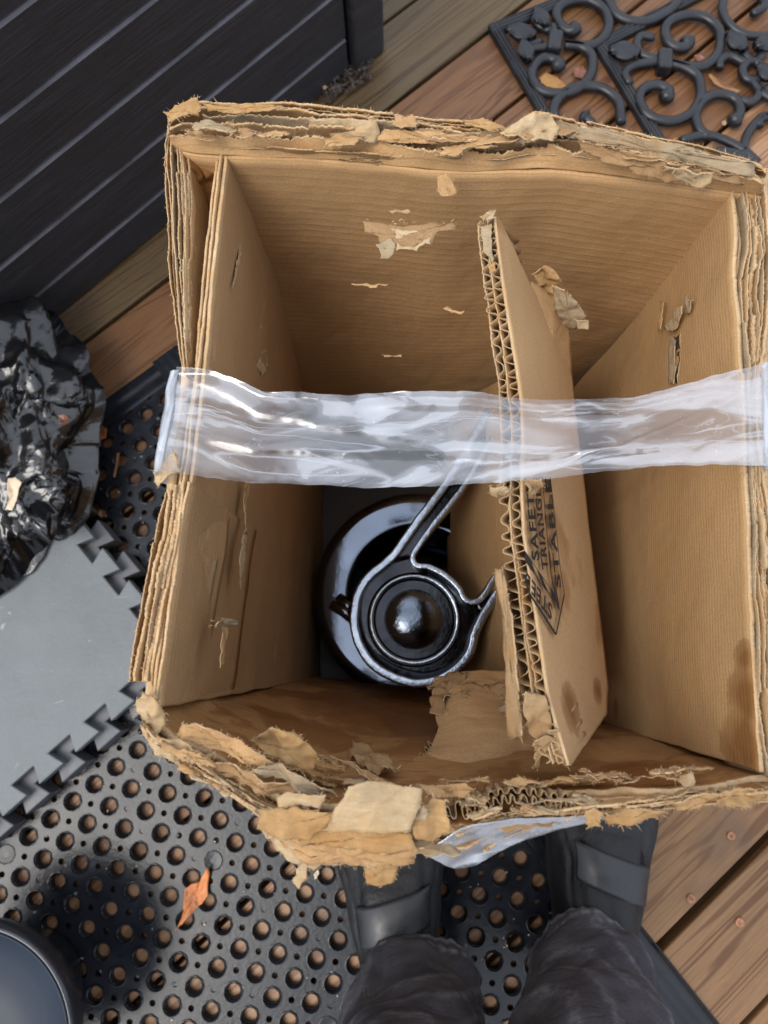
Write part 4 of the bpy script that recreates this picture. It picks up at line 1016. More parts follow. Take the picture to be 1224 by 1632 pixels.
# exposed crushed fluting along the front rim
def flute_strip(name, path, n_w, amp, depth, mats, parent, seed, th=0.00026, N=500, dirv=None, nrm=None, offs=0.0):
    pts = smooth_curve(path, N); r0 = []; r1 = []
    for i, p in enumerate(pts):
        a = pts[max(0, i - 1)]; b = pts[min(N - 1, i + 1)]; t = (b - a).normalized()
        nn = nrm if nrm is not None else Vector((-t.y, t.x, 0)).normalized()
        ph = i / N * n_w * 2 * PI + 2.6 * n1(i * 0.02, seed)
        a_ = amp * (1 + 0.55 * n1(i * 0.013, seed + 3))
        q = p + nn * (offs + a_ * math.sin(ph)) - t * amp * 0.12 * math.sin(2 * ph)
        r0.append(q + Vector((0, 0, 0.0006 * n1(i * .11, seed + 5)))); r1.append(q + (dirv or Vector((0, 0, -1))) * depth)
    v = []; uv = []
    Mr = 6
    for i in range(N):
        for k in range(Mr): v.append(r0[i].lerp(r1[i], k / (Mr - 1)) + (dirv or Vector((0, 0, -1))) * (0.0004 * jag(i * .0006, seed) if k == 0 else 0)); uv.append((i * .001, k * depth / 5))
    f = [(i * Mr + k, i * Mr + k + 1, (i + 1) * Mr + k + 1, (i + 1) * Mr + k) for i in range(N - 1) for k in range(Mr - 1)]
    o = from_data(name, v, f, mats, parent, True, uv); solid(o, th, 0.0, 1); return o, r0
fp = [(745, 1296), (790, 1278), (830, 1275), (880, 1282), (930, 1290), (970, 1296)]
flute_strip('fluting', [P(a, b, .441) for a, b in fp], 15, 0.0014, 0.014, [M['flute'], M['flute']], box, 301)
flute_strip('fluting', [P(a, b - 14, .438) for a, b in fp], 13, 0.0013, 0.014, [M['flute'], M['flute']], box, 302)
flute_strip('fluting', [P(a, b, .437) for a, b in ((690, 1300), (740, 1290), (790, 1284))], 6, 0.003, 0.012, [M['flute'], E_], box, 303, N=200)
flute_strip('fluting', [P(a, b, .437) for a, b in ((960, 1288), (1040, 1276), (1130, 1266), (1224, 1258))], 6, 0.0012, 0.012, [M['flute'], E_], box, 304, N=300)

# ---------------------------------------------------------------- pads standing inside
def pad(name, label, top, back_z, rows, mats, th, plies, seed, extra):
    pass
LI = [(352, 241), (338, 350), (325, 470), (314, 590), (303, 680), (292, 760), (274, 860), (258, 980), (246, 1080), (242, 1128)]
lp = empty('cardboard_pad', (-0.087, 0.10, FL), 'flat brown cardboard pad standing inside the box along its left wall', 'cardboard pad')
r0 = [P(a + 10, b, RZ) for a, b in LI]
# straight vertical inner face
loft('panel', [r0, [Vector((q.x + 0.003, q.y - 0.001, .30)) for q in r0], [Vector((-0.079 + 0.0 * q.x, q.y * 0.98, 0.15)) for q in r0], [Vector((-0.077, q.y * 0.97 + .0, FL)) for q in r0]], [M['kraft_left'], E_], lp, 260, 80, 0.0016, jt=0.0007, wav=0.0008, seed=140, off=0)
for i, (dx, z, m_) in enumerate(((-4, .428, [M['flute'], E_]), (2, .431, [M['kraft'], E_]), (7, .426, [M['grey_ply'], E_]))):
    edge_ply([(a + dx, b) for a, b in LI], 0.06 if i else 0.30, m_, 141 + i, 0.002, z=z, name='ply', parent=lp, fz=150, key='pad')
def on_x(px, py, x0): 
    p = PX(px, py, x0); return (px, py, p.z)
def xpatch(outline, x0, mats, seed, parent, d, **k):
    q = patch('surface_tear', [on_x(a, b, x0) for a, b in outline], mats, parent, seed=seed, **k); q.location = q.location + Vector((d, 0, 0)); return q
sx = -0.0815
xpatch([(380, 850), (386, 852), (380, 940), (374, 900)], sx, pal, 151, lp, .002, amp=.0006)
xpatch([(330, 990), (345, 984), (362, 990), (366, 998), (350, 1000), (334, 1000)], sx, gr, 152, lp, .003, amp=.002, fz=30, key='pad')
xpatch([(348, 1000), (356, 1000), (348, 1060), (343, 1065)], sx, ora, 153, lp, .002)
xpatch([(386, 770), (391, 770), (386, 850), (382, 850)], sx, ora, 154, lp, .002)
xpatch([(410, 560), (418, 556), (420, 580), (412, 600), (406, 585)], sx, pal, 155, lp, .002)
xpatch([(376, 380), (380, 382), (368, 452), (364, 460)], sx, pal, 156, lp, .0018)
xpatch([(405, 480), (410, 482), (416, 520), (409, 525)], sx, ora, 157, lp, .0015)

rp = empty('cardboard_pad', (0.148, 0.08, FL), 'flat brown cardboard pad along the right wall inside the box, water stained at one corner', 'cardboard pad')
RI = [(1168, 302), (1174, 380), (1172, 455), (1182, 560), (1187, 700), (1190, 800), (1196, 900), (1200, 1000), (1206, 1100), (1214, 1230)]
r0 = [P(a, b, RZ + .001) for a, b in RI]
loft('panel', [r0, [Vector((q.x - 0.003, q.y, .30)) for q in r0], [Vector((0.1365, q.y, 0.15)) for q in r0], [Vector((0.134, q.y, FL)) for q in r0]], [M['kraft_pad'], E_], rp, 300, 90, 0.0018, jt=0.0008, wav=0.0006, seed=160, off=0, damp_shade=[(P(1192, 1110, .425), .026), (P(1180, 1185, .42), .030), (P(1190, 1050, .425), .014), (P(1000, 1130, .26), .015)])
edge_ply([(a + 5, b) for a, b in RI], 0.05, [M['grey_ply'], E_], 161, -0.001, z=RZ - .003, name='ply', parent=rp, fz=120, key='padr')
sx = 0.1475
xpatch([(1066, 520), (1080, 508), (1088, 488), (1098, 486), (1098, 500), (1086, 524), (1072, 526)], sx, pal, 171, rp, -.003, amp=.001, fz=30, key='padr')
xpatch([(1078, 535), (1088, 530), (1088, 570), (1084, 612), (1074, 612), (1074, 560)], sx, [M['debris'], E_], 172, rp, -.0008, amp=.0006)
xpatch([(1078, 535), (1086, 540), (1082, 580), (1082, 612), (1075, 612), (1075, 560)], sx, gr, 173, rp, -.0026, amp=.0006)
xpatch([(1058, 480), (1062, 482), (1060, 525), (1056, 528)], sx, ora, 174, rp, -.0018)
xpatch([(1100, 470), (1112, 478), (1104, 500), (1096, 500)], sx, gr, 175, rp, -.002)

# ---------------------------------------------------------------- printed divider, tilted, its fluted edge up
dv = empty('cardboard_divider', (0.08, 0.1, 0.1), 'tilted printed cardboard divider with exposed fluting and lettering, across the box on the right', 'cardboard divider')
Ez = 0.432; Gz = 0.353
EE = [(789, 345), (794, 400), (802, 460), (812, 520), (824, 590), (830, 640), (832, 700), (831, 780), (834, 850), (842, 900), (855, 1000), (872, 1100), (889, 1165), (906, 1220)]
GG = [(795, 350, .43), (820, 402, .415), (850, 468, .395), (904, 545, .355), (911, 600, Gz), (914, 640, Gz), (921, 700, Gz), (931, 780, Gz), (939, 850, Gz), (945, 900, Gz), (957, 1000, Gz), (968, 1095, Gz), (966, 1138, .36), (908, 1220, .425)]
re = [P(a, b, Ez) for a, b in EE]; rg = [P(*q) for q in GG]
loft('printed_face', [re, rg], [cardboard('kraft board of the divider', (0.45, 0.28, 0.138), 0.006, 0.0, 0.12, 0.35, fb=0.0), E_], dv, 300, 30, 0.0012, jt=0.0006, jb=0.0005, wav=0.0003, seed=180, curve=poly_curve, damp_shade=[(P(900, 1130, .41), .02), (P(950, 1100, .37), .012)])
dd = (P(931, 780, Gz) - P(841, 780, Ez)).normalized()
ax = Vector((0, 1, 0)); nn = dd.cross(ax).normalized()
if nn.x > 0: nn = -nn       # thickness direction, away from the printed face
def offs_curve(pts, o0, o1, i0=0, i1=None):
    n = len(pts); out = []
    for i, p in enumerate(pts): out.append(p + nn * (o0 + (o1 - o0) * i / (n - 1)))
    return out[i0:i1]
def liner(pts, depth, seed, mats, name='liner', jt=0.0012, th=0.0006, fz=120, N=340):
    o, te, be = loft(name, [pts, [p + dd * depth for p in pts]], mats, dv, N, 8, th, jt=jt, wav=0.0006, seed=seed)
    if fz: fuzz('div', te, fz, 0.001)
upE = re[:7]; loE = re[6:]
# above the tape: two rows of fluting between three liners, 7 mm in all
flute_strip('fluting', offs_curve(re, .0021, .0029), 36, 0.0019, 0.035, [M['flute'], E_], dv, 310, N=900, dirv=dd, nrm=nn)
liner(offs_curve(re, .0042, .0060), 0.035, 181, [M['flute'], E_])
flute_strip('fluting', offs_curve(re, .0064, .0086), 33, 0.0021, 0.035, [M['flute'], E_], dv, 311, N=900, dirv=dd, nrm=nn)
liner(offs_curve(re, .0086, .0110)[0:8], 0.035, 182, [M['grey_ply'], E_], jt=.0018)
liner([p + nn * .0112 + dd * .001 for p in re[9:13]], 0.03, 183, [M['flute'], E_], jt=.001)
liner([p + nn * .0050 + dd * .001 for p in re[8:14]], 0.03, 186, [M['flute'], E_], jt=.002)
def dpatch(outline, mats, seed, name='torn_flap', **k): return patch(name, outline, mats, dv, seed=seed, key='div', **k)
# wide outer liner strip peeled to the left, lower half
dpatch([(790, 905, .430), (800, 908, .432), (808, 930, .433), (818, 1000, .434), (826, 1090, .434), (832, 1172, .434), (810, 1174, .425), (806, 1090, .425), (800, 1000, .425), (794, 950, .428)], [M['flute'], E_], 184, amp=.0006, fz=80, th=.0007)
dpatch([(838, 1100, .436), (870, 1110, .434), (880, 1160, .430), (872, 1186, .426), (846, 1172, .430), (836, 1140, .434)], [M['flute'], E_], 185, amp=.0016, fz=40)
dpatch([(852, 1178, .432), (880, 1180, .432), (896, 1206, .430), (890, 1200, .428), (868, 1198, .426), (862, 1216, .420), (850, 1224, .418), (856, 1200, .425)], [M['flute'], E_], 187, amp=.003, fz=60, ej=.002)
dpatch([(870, 1165, .434), (890, 1170, .433), (906, 1222, .425), (890, 1206, .424)], [M['flute'], E_], 188, amp=.002, fz=40)
dpatch([(780, 772, .437), (806, 764, .439), (818, 776, .438), (806, 790, .436), (792, 794, .434), (780, 790, .434)], pal, 189, amp=.003, fz=60, crease=.004)
dpatch([(838, 766, .438), (862, 762, .436), (870, 776, .432), (862, 792, .432), (846, 786, .435)], [M['flute'], E_], 190, amp=.003, fz=40, crease=.004)
dpatch([(764, 345, .436), (776, 336, .438), (790, 334, .438), (788, 348, .436), (770, 356, .434)], pal, 191, amp=.003, fz=40, crease=.003)
dpatch([(768, 360, .434), (784, 356, .434), (786, 420, .433), (770, 400, .433)], [M['grey_ply'], E_], 192, amp=.001)
dpatch([(776, 420, .437), (790, 414, .438), (792, 432, .437), (780, 436, .436)], ora, 196, amp=.002)
# torn hook at the upper end
dpatch([(846, 442, .400), (860, 430, .402), (868, 424, .405), (884, 430, .402), (896, 448, .398), (890, 470, .390), (860, 462, .392)], ora, 193, amp=.003, fz=40, crease=.003)
dpatch([(880, 455, .402), (900, 458, .402), (922, 480, .396), (934, 505, .388), (924, 524, .380), (905, 525, .378), (885, 490, .388)], gr, 194, amp=.002, fz=80, crease=.003)
dpatch([(918, 510, .392), (938, 512, .390), (936, 524, .387), (920, 524, .387)], pal, 195, amp=.001, fz=20)
dpatch([(846, 448, .397), (886, 470, .386), (908, 520, .370), (912, 600, .354), (890, 640, .362), (856, 620, .390), (848, 520, .395)], [K, E_], 197, amp=.0004, ej=.0004, name='lower_ply')

# lettering on the tilted face
FC = re[7]; FN = (rg[8] - re[8]).cross(re[10] - re[5]).normalized()
if FN.z < 0: FN = -FN
_q = P(831, 780, Ez); _a = P(855, 1000, Ez) - _q; _b = P(945, 900, Gz) - _q; PN = _a.cross(_b).normalized()
if PN.z < 0: PN = -PN
def on_face(px, py, lift=0.0018):
    r = RM @ Vector(((px - CX) / F, -(py - CY) / F, -1.0)); o_ = Vector((0, 0, HC)); q = _q + PN * lift
    t = (q - o_).dot(PN) / r.dot(PN); return o_ + r * t
def ink_poly(pts, mb): 
    v = [on_face(*q) for q in pts]; mb.add(v, [tuple(range(len(v)))])
def text_mesh(s_, a, b, h0, h1, mb, xs=1.0):
    """letters along the baseline a->b (photo positions), top side towards h0/h1"""
    cu = bpy.data.curves.new('t', 'FONT'); cu.body = s_; cu.size = 1.0; cu.resolution_u = 3; cu.offset = 0.034; cu.space_character = 1.12
    ob = bpy.data.objects.new('t', cu); C.objects.link(ob); bpy.context.view_layer.update()
    dg = bpy.context.evaluated_depsgraph_get(); me = bpy.data.meshes.new_from_object(ob.evaluated_get(dg))
    bpy.data.objects.remove(ob); bpy.data.curves.remove(cu)
    xs_ = [v.co.x for v in me.vertices]; ys = [v.co.y for v in me.vertices]; x0, x1 = min(xs_), max(xs_); y0, y1 = min(ys), max(ys)
    V_ = []
    for v in me.vertices:
        u = (v.co.x - x0) / (x1 - x0); w_ = (v.co.y - y0) / (y1 - y0)
        px = a[0] + (b[0] - a[0]) * u + (h0[0] + (h1[0] - h0[0]) * u) * w_
        py = a[1] + (b[1] - a[1]) * u + (h0[1] + (h1[1] - h0[1]) * u) * w_
        V_.append(on_face(px, py))
    mb.add(V_, [tuple(p.vertices) for p in me.polygons]); bpy.data.meshes.remove(me)
cv_ = lambda x, y: (820 + x / 6.04, 750 + y / 6.04)
k6 = lambda x, y: (x / 6.04, y / 6.04)
tm = MB()
text_mesh('SAFETY', cv_(243, 866), cv_(172, 62), k6(-76, 0), k6(-70, 0), tm)
text_mesh('TRIANGLE', cv_(328, 956), cv_(238, 68), k6(-62, 0), k6(-60, 0), tm)
text_mesh('STABLE', cv_(452, 1128), cv_(345, 72), k6(-56, 0), k6(-52, 0), tm)
text_mesh('STEEL', cv_(368, 1300), cv_(112, 968), k6(-12, 150), k6(-2, 150), tm)
def line(pts, wd_):
    q = [Vector((*cv_(*p), 0)) for p in pts]
    for a, b in zip(q, q[1:]):
        t = (b - a).normalized(); s_ = Vector((-t.y, t.x, 0)) * wd_ / 2
        ink_poly([tuple((a - s_)[:2]), tuple((b - s_)[:2]), tuple((b + s_)[:2]), tuple((a + s_)[:2])], tm)
line([(100, 1000), (135, 1170), (400, 1580)], 3.4); line([(400, 1580), (480, 1190)], 2.2); line([(480, 1190), (440, 940), (400, 560), (345, 65)], 1.1)
line([(100, 775), (335, 1120), (432, 1340)], 1.1); line([(96, 860), (240, 1060), (432, 1340)], 1.1); line([(270, 65), (300, 480), (345, 960), (385, 1170)], 1.2)
ink_poly([cv_(*q) for q in ((98, 775), (168, 880), (206, 1008), (150, 948), (96, 850))], tm)
ink_poly([cv_(*q) for q in ((213, 955), (262, 1012), (325, 1172), (272, 1110))], tm)
ink_poly([cv_(*q) for q in ((335, 1120), (380, 1168), (384, 1062), (408, 1160), (436, 1342), (378, 1232))], tm)
ink_poly([cv_(*q) for q in ((288, 390), (308, 440), (306, 520), (292, 470))], tm)
ink_poly([cv_(*q) for q in ((328, 750), (342, 800), (354, 960), (340, 900))], tm)
tm.build('printed_lettering', M['ink'], dv, False)

# the board leaning under the divider
ub = empty('cardboard_board', (0.07, 0.08, 0.06), 'plain brown cardboard sheet leaning beside the black steel jack, under the printed divider', 'cardboard sheet')
loft('panel', rows_px([[(900, 560, .335), (915, 800, .335), (930, 1120, .335)], [(714, 648, .10), (716, 860, .10), (722, 1075, .10)]]), [K, E_], ub, 120, 50, 0.004, wav=.0008, seed=230, jt=.0005, curve=poly_curve)
# curled piece at the front
cp = empty('cardboard_curl', (0.04, -0.03, 0.3), 'curled torn piece of cardboard with crimped upper edge at the front inside the box', 'cardboard piece')
loft('curl', rows_px([[(712, 1076, .300), (760, 1070, .305), (810, 1078, .305), (880, 1086, .30)], [(690, 1120, .322), (750, 1118, .333), (820, 1126, .333), (890, 1140, .325)], [(700, 1180, .345), (760, 1178, .356), (830, 1178, .356), (895, 1180, .345)], [(642, 1250, .372), (720, 1234, .366), (800, 1210, .360), (880, 1192, .35)]]), [M['kraft'], E_], cp, 160, 50, 0.0022, jt=.0005, jb=.0016, jl=.009, wav=.0026, seed=240, lump=.007)
flute_strip('fluting', [P(a, b, z) for a, b, z in ((692, 1186, .350), (676, 1206, .360), (658, 1228, .368), (642, 1244, .374))], 7, .0024, .010, [M['flute'], E_], cp, 241, N=160)
patch('torn_flap', [(714, 1074, .303), (742, 1070, .31), (740, 1100, .325), (712, 1110, .328), (704, 1136, .335), (684, 1136, .333), (690, 1108, .32)], [M['ply'], E_], cp, seed=242, amp=.003, crease=.004, fz=30, key='curl')
for k_, ol in enumerate(([(736, 1092, .318), (800, 1086, .322), (842, 1100, .322), (830, 1116, .330), (770, 1124, .332), (738, 1112, .330)], [(690, 1196, .352), (742, 1170, .352), (800, 1176, .353), (760, 1200, .358), (716, 1222, .364), (676, 1234, .372)], [(768, 1134, .338), (812, 1128, .338), (846, 1140, .335), (820, 1152, .343), (776, 1150, .345)])):
    patch('torn_flap', ol, [(M['ply'], M['orange_ply'], M['grey_ply'])[k_], E_], cp, seed=250 + k_, amp=.0025, crease=.004, fz=40, key='curl', th=.0004, ej=.002)
flute_strip('crimped_edge', [P(a, b, .307) for a, b in ((732, 1073), (770, 1074), (815, 1082), (850, 1086))], 30, .0008, .003, [M['flute'], E_], cp, 243, N=260)

# ---------------------------------------------------------------- black steel jack inside the box
js = empty('steel_jack', (0.017, 0.055, FL), 'glossy black steel jack with round base and bent channel frame, inside the cardboard box', 'jack')
bc = P(664, 948, .10)
q6_ = lambda x, y, z: P(460 + x / 2.186, 740 + y / 2.186, z)
mb = MB()
Rb = 0.0905
mb.lathe((bc.x, bc.y, 0.0), [(Rb * .93, .018), (Rb * .95, .06), (Rb * .99, .082), (Rb, .094), (Rb * .99, .103), (Rb * .965, .1085), (Rb * .93, .1108), (Rb * .88, .1114), (Rb * .70, .1100), (Rb * .675, .1102), (Rb * .65, .109), (Rb * .635, .104), (Rb * .60, .085), (Rb * .55, .07), (Rb * .2, .064), (.0005, .064)], 128)
mb.build('base', M['steel'], js)
pc = q6_(437, 540, .19)
mb = MB(); mb.lathe((pc.x, pc.y, 0), [(.0005, .06), (.018, .06), (.018, .19), (.0005, .19)], 40); mb.build('post', M['steel'], js)
q6 = lambda x, y, z: P(460 + x / 2.186, 740 + y / 2.186, z)
ZJ = 0.215
outer = [(700, -190), (600, -20), (545, 70), (440, 210), (378, 300), (330, 348), (270, 400), (236, 470), (228, 545), (242, 620), (285, 690), (350, 735), (430, 762), (500, 758), (575, 722), (630, 660), (650, 590), (672, 540), (725, 452), (800, 330), (900, 170), (980, 40)]
inner = [(770, -190), (668, -20), (612, 72), (520, 190), (447, 290), (432, 325), (447, 350), (490, 358), (550, 388), (592, 428), (612, 466), (638, 480), (668, 470), (700, 425), (765, 318), (850, 175), (920, 60)]
OC = smooth_curve([q6(a, b, ZJ) for a, b in outer], 260); IC = smooth_curve([q6(a, b, ZJ) for a, b in inner], 260)
def flange(pts, wd_, h, name, m_):
    mb = MB(); n = len(pts); V_ = []
    r = wd_ * .24
    pr = [(-wd_ / 2, -h), (-wd_ / 2, -r)] + [(-wd_ / 2 + r - r * math.cos(a), -r + r * math.sin(a)) for a in (PI / 8, PI / 4, 3 * PI / 8, PI / 2)] + [(wd_ / 2 - r + r * math.sin(a), -r + r * math.cos(a)) for a in (0.0001, PI / 8, PI / 4, 3 * PI / 8, PI / 2)] + [(wd_ / 2, -h)]
    for i, p in enumerate(pts):
        t = (pts[min(n - 1, i + 1)] - pts[max(0, i - 1)]).normalized(); c = Vector((-t.y, t.x, 0))
        wob = 0.0004 * noise.noise(p * 120)
        for a, z in pr: V_.append(p + c * (a + wob) + Vector((0, 0, z)))
    m_n = len(pr); mb.add(V_, [(i * m_n + k, i * m_n + k + 1, (i + 1) * m_n + k + 1, (i + 1) * m_n + k) for i in range(n - 1) for k in range(m_n - 1)])
    return mb.build(name, m_, js)
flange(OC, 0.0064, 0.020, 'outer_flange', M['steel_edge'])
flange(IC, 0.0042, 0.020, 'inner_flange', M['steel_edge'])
# channel floor between the flanges
mb = MB(); V_ = []; n = 260
cc = q6(437, 540, ZJ - .012)
def part_curve(pts, i, j, n): return smooth_curve([q6(a_, b_, ZJ - .014) for a_, b_ in pts[i:j]], n)
fo = part_curve(outer, 0, 6, 60) + part_curve(outer, 5, 18, 90) + part_curve(outer, 17, 22, 60)
fi = part_curve(inner, 0, 6, 60) + part_curve(inner, 5, 12, 90) + part_curve(inner, 11, 17, 60)
nf = len(fo); V_ = []
for p_, q_ in zip(fo, fi):
    for k_ in range(9): V_.append(p_.lerp(q_, k_ / 8))
mb.add(V_, [(i * 9 + k_, i * 9 + k_ + 1, (i + 1) * 9 + k_ + 1, (i + 1) * 9 + k_) for i in range(nf - 1) for k_ in range(8)])
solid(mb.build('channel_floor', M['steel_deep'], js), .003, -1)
cz = ZJ - .012; r1 = 150 / 2.186 / F * (HC - cz)
mb = MB(); k = r1
mb.lathe((cc.x, cc.y, cz), [(k * 1.20, -.010), (k * 1.10, -.001), (k * 1.05, .0040), (k * 1.01, .0056), (k * .955, .0056), (k * .92, .0044), (k * .86, -.001), (k * .80, -.005)] + [(k * .79 * math.sin(a_ * PI / 2 / 14) + .0001, -.004 + .0100 * math.cos(a_ * PI / 2 / 14)) for a_ in range(14, -1, -1)], 96)
M['steel_dome'] = simple('black enamel dome', (0.115, 0.135, 0.165), 0.04, 0.8, 170, 0.34, 0.0009, 0.3, 1.0)
o = mb.build('saddle_cup', [M['steel_edge'], M['steel_deep'], M['steel_dome']], js)
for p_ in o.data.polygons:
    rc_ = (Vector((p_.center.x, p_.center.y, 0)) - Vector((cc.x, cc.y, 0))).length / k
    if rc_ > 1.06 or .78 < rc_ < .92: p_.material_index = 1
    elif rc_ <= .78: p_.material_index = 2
mb = MB(); mb.tube([q6(150, 488, .17), q6(190, 512, .172), q6(235, 545, .174)], .0042, 8); mb.tube([q6(168, 470, .155), q6(235, 520, .158)], .006, 8); mb.build('release_lever', M['steel'], js)

# ---------------------------------------------------------------- clear tape across the box
def tape():
    top = [(283, 588), (330, 592), (380, 606), (420, 622), (480, 624), (545, 629), (600, 622), (680, 621), (760, 622), (830, 632), (900, 634), (960, 634), (1020, 630), (1080, 616), (1150, 598), (1216, 580)]
    bot = [(252, 752), (290, 758), (340, 762), (400, 768), (480, 771), (560, 775), (650, 773), (740, 770), (820, 765), (880, 760), (940, 752), (1000, 747), (1080, 743), (1150, 743), (1216, 743), (1222, 745)]
    N, Mr = 420, 70
    A = smooth_curve([P(a, b, .437) for a, b in top], N); B = smooth_curve([P(a, b, .437) for a, b in bot], N)
    v = []; uv = []
    for i in range(N):
        u = i / (N - 1); sag = -0.004 * math.sin(PI * min(1, max(0, (u - .05) / .9)))
        for k in range(Mr):
            t = k / (Mr - 1); p = A[i].lerp(B[i], t)
            # creases that fan out from the left end, and a long fold on the right
            fan = 0
            for (t0, t1, wd_, am, ue, us) in ((.05, .62, .07, .0018, .55, 0), (.62, .62, .06, .0012, .62, 0), (.12, .18, .05, .0022, 1.0, .3), (.95, .18, .06, .003, 1.0, .62), (.6, .78, .05, .002, 1.0, .3)):
                if us < u < ue:
                    ww = (u - us) / (ue - us); tc = t0 + (t1 - t0) * ww + .02 * n1(u * 14, t0 * 9)
                    fan += .7 * am * math.exp(-((t - tc) / wd_) ** 2) * math.sin(PI * ww) ** .5
            wv = 0.0014 * noise.noise(Vector((u * 8, t * 1.2, 2))) + 0.0004 * noise.noise(Vector((u * 18, t * 3, 5)))
            lip = 0.0015 * (math.exp(-(t / .03) ** 2) + math.exp(-((1 - t) / .03) ** 2)) * (1 + n1(u * 20, 3))
            p = p + Vector((0, .0006 * n1(u * 22, 8) + .0004 * n1(u * 60, 9), sag + fan + wv + lip))
            v.append(p); uv.append((u * .245, t * .045))
    f = [(i * Mr + k, i * Mr + k + 1, (i + 1) * Mr + k + 1, (i + 1) * Mr + k) for i in range(N - 1) for k in range(Mr - 1)]
    tp = from_data('packing_tape', v, f, M['tape'], box, True, uv)
    # ends wrapped down the outside
    loft('tape_end', [[A[0] + Vector((.001, 0, .001)), B[0] + Vector((.001, 0, .001))], [A[0] + Vector((-.004, 0, -.004)), B[0] + Vector((-.003, 0, -.004))], [A[0] + Vector((-.003, 0, -.05)), B[0] + Vector((-.004, 0, -.05))]], M['tape'], tp, 60, 20, .0001, wav=.0016, seed=400, rim=0)
    loft('tape_end', [[A[-1] + Vector((-.001, 0, .001)), B[-1] + Vector((-.001, 0, .001))], [A[-1] + Vector((.002, 0, -.003)), B[-1] + Vector((.002, 0, -.003))], [A[-1] + Vector((.004, 0, -.06)), B[-1] + Vector((.004, 0, -.06))]], M['tape'], tp, 60, 20, .0001, wav=.0016, seed=401, rim=0)
tape()
# folded tape and paper at its left end, and the dusty tape hanging off the front
patch('torn_flap', [(246, 752, .430), (262, 735, .434), (284, 720, .436), (290, 752, .436), (268, 762, .432), (254, 778, .428), (246, 768, .428)], pal, box, seed=402, amp=.002, fz=60)
loft('packing_tape', rows_px([[(690, 1345, .438), (740, 1318, .440), (830, 1306, .440), (905, 1300, .440), (960, 1296, .440)], [(676, 1362, .436), (740, 1384, .432), (830, 1342, .434), (905, 1318, .436), (962, 1304, .437)]]), M['tape_dirty'], box, 120, 20, .0002, jb=.0004, wav=.0012, seed=403, rim=0)
loft('dark_liner', rows_px([[(688, 1330, .434), (740, 1312, .434), (830, 1300, .435), (905, 1296, .435), (960, 1290, .435)], [(680, 1364, .430), (735, 1378, .425), (830, 1338, .428), (905, 1314, .432), (962, 1300, .433)]]), [simple('dark grey liner', (0.16, 0.145, 0.13), .7, .4, 300, .5, .001, .5), E_], box, 120, 20, .0008, jb=.0008, wav=.0012, seed=404)  # dark grey sheet set just behind the hanging tape
for key, par, nm in (('box', box, 'frayed_fibres'), ('pad', lp, 'frayed_fibres'), ('padr', rp, 'frayed_fibres'), ('div', dv, 'frayed_fibres'), ('curl', cp, 'frayed_fibres')):
    if key in FUZZ: FUZZ[key].build(nm, M['edge'], par, False)['kind'] = 'stuff'

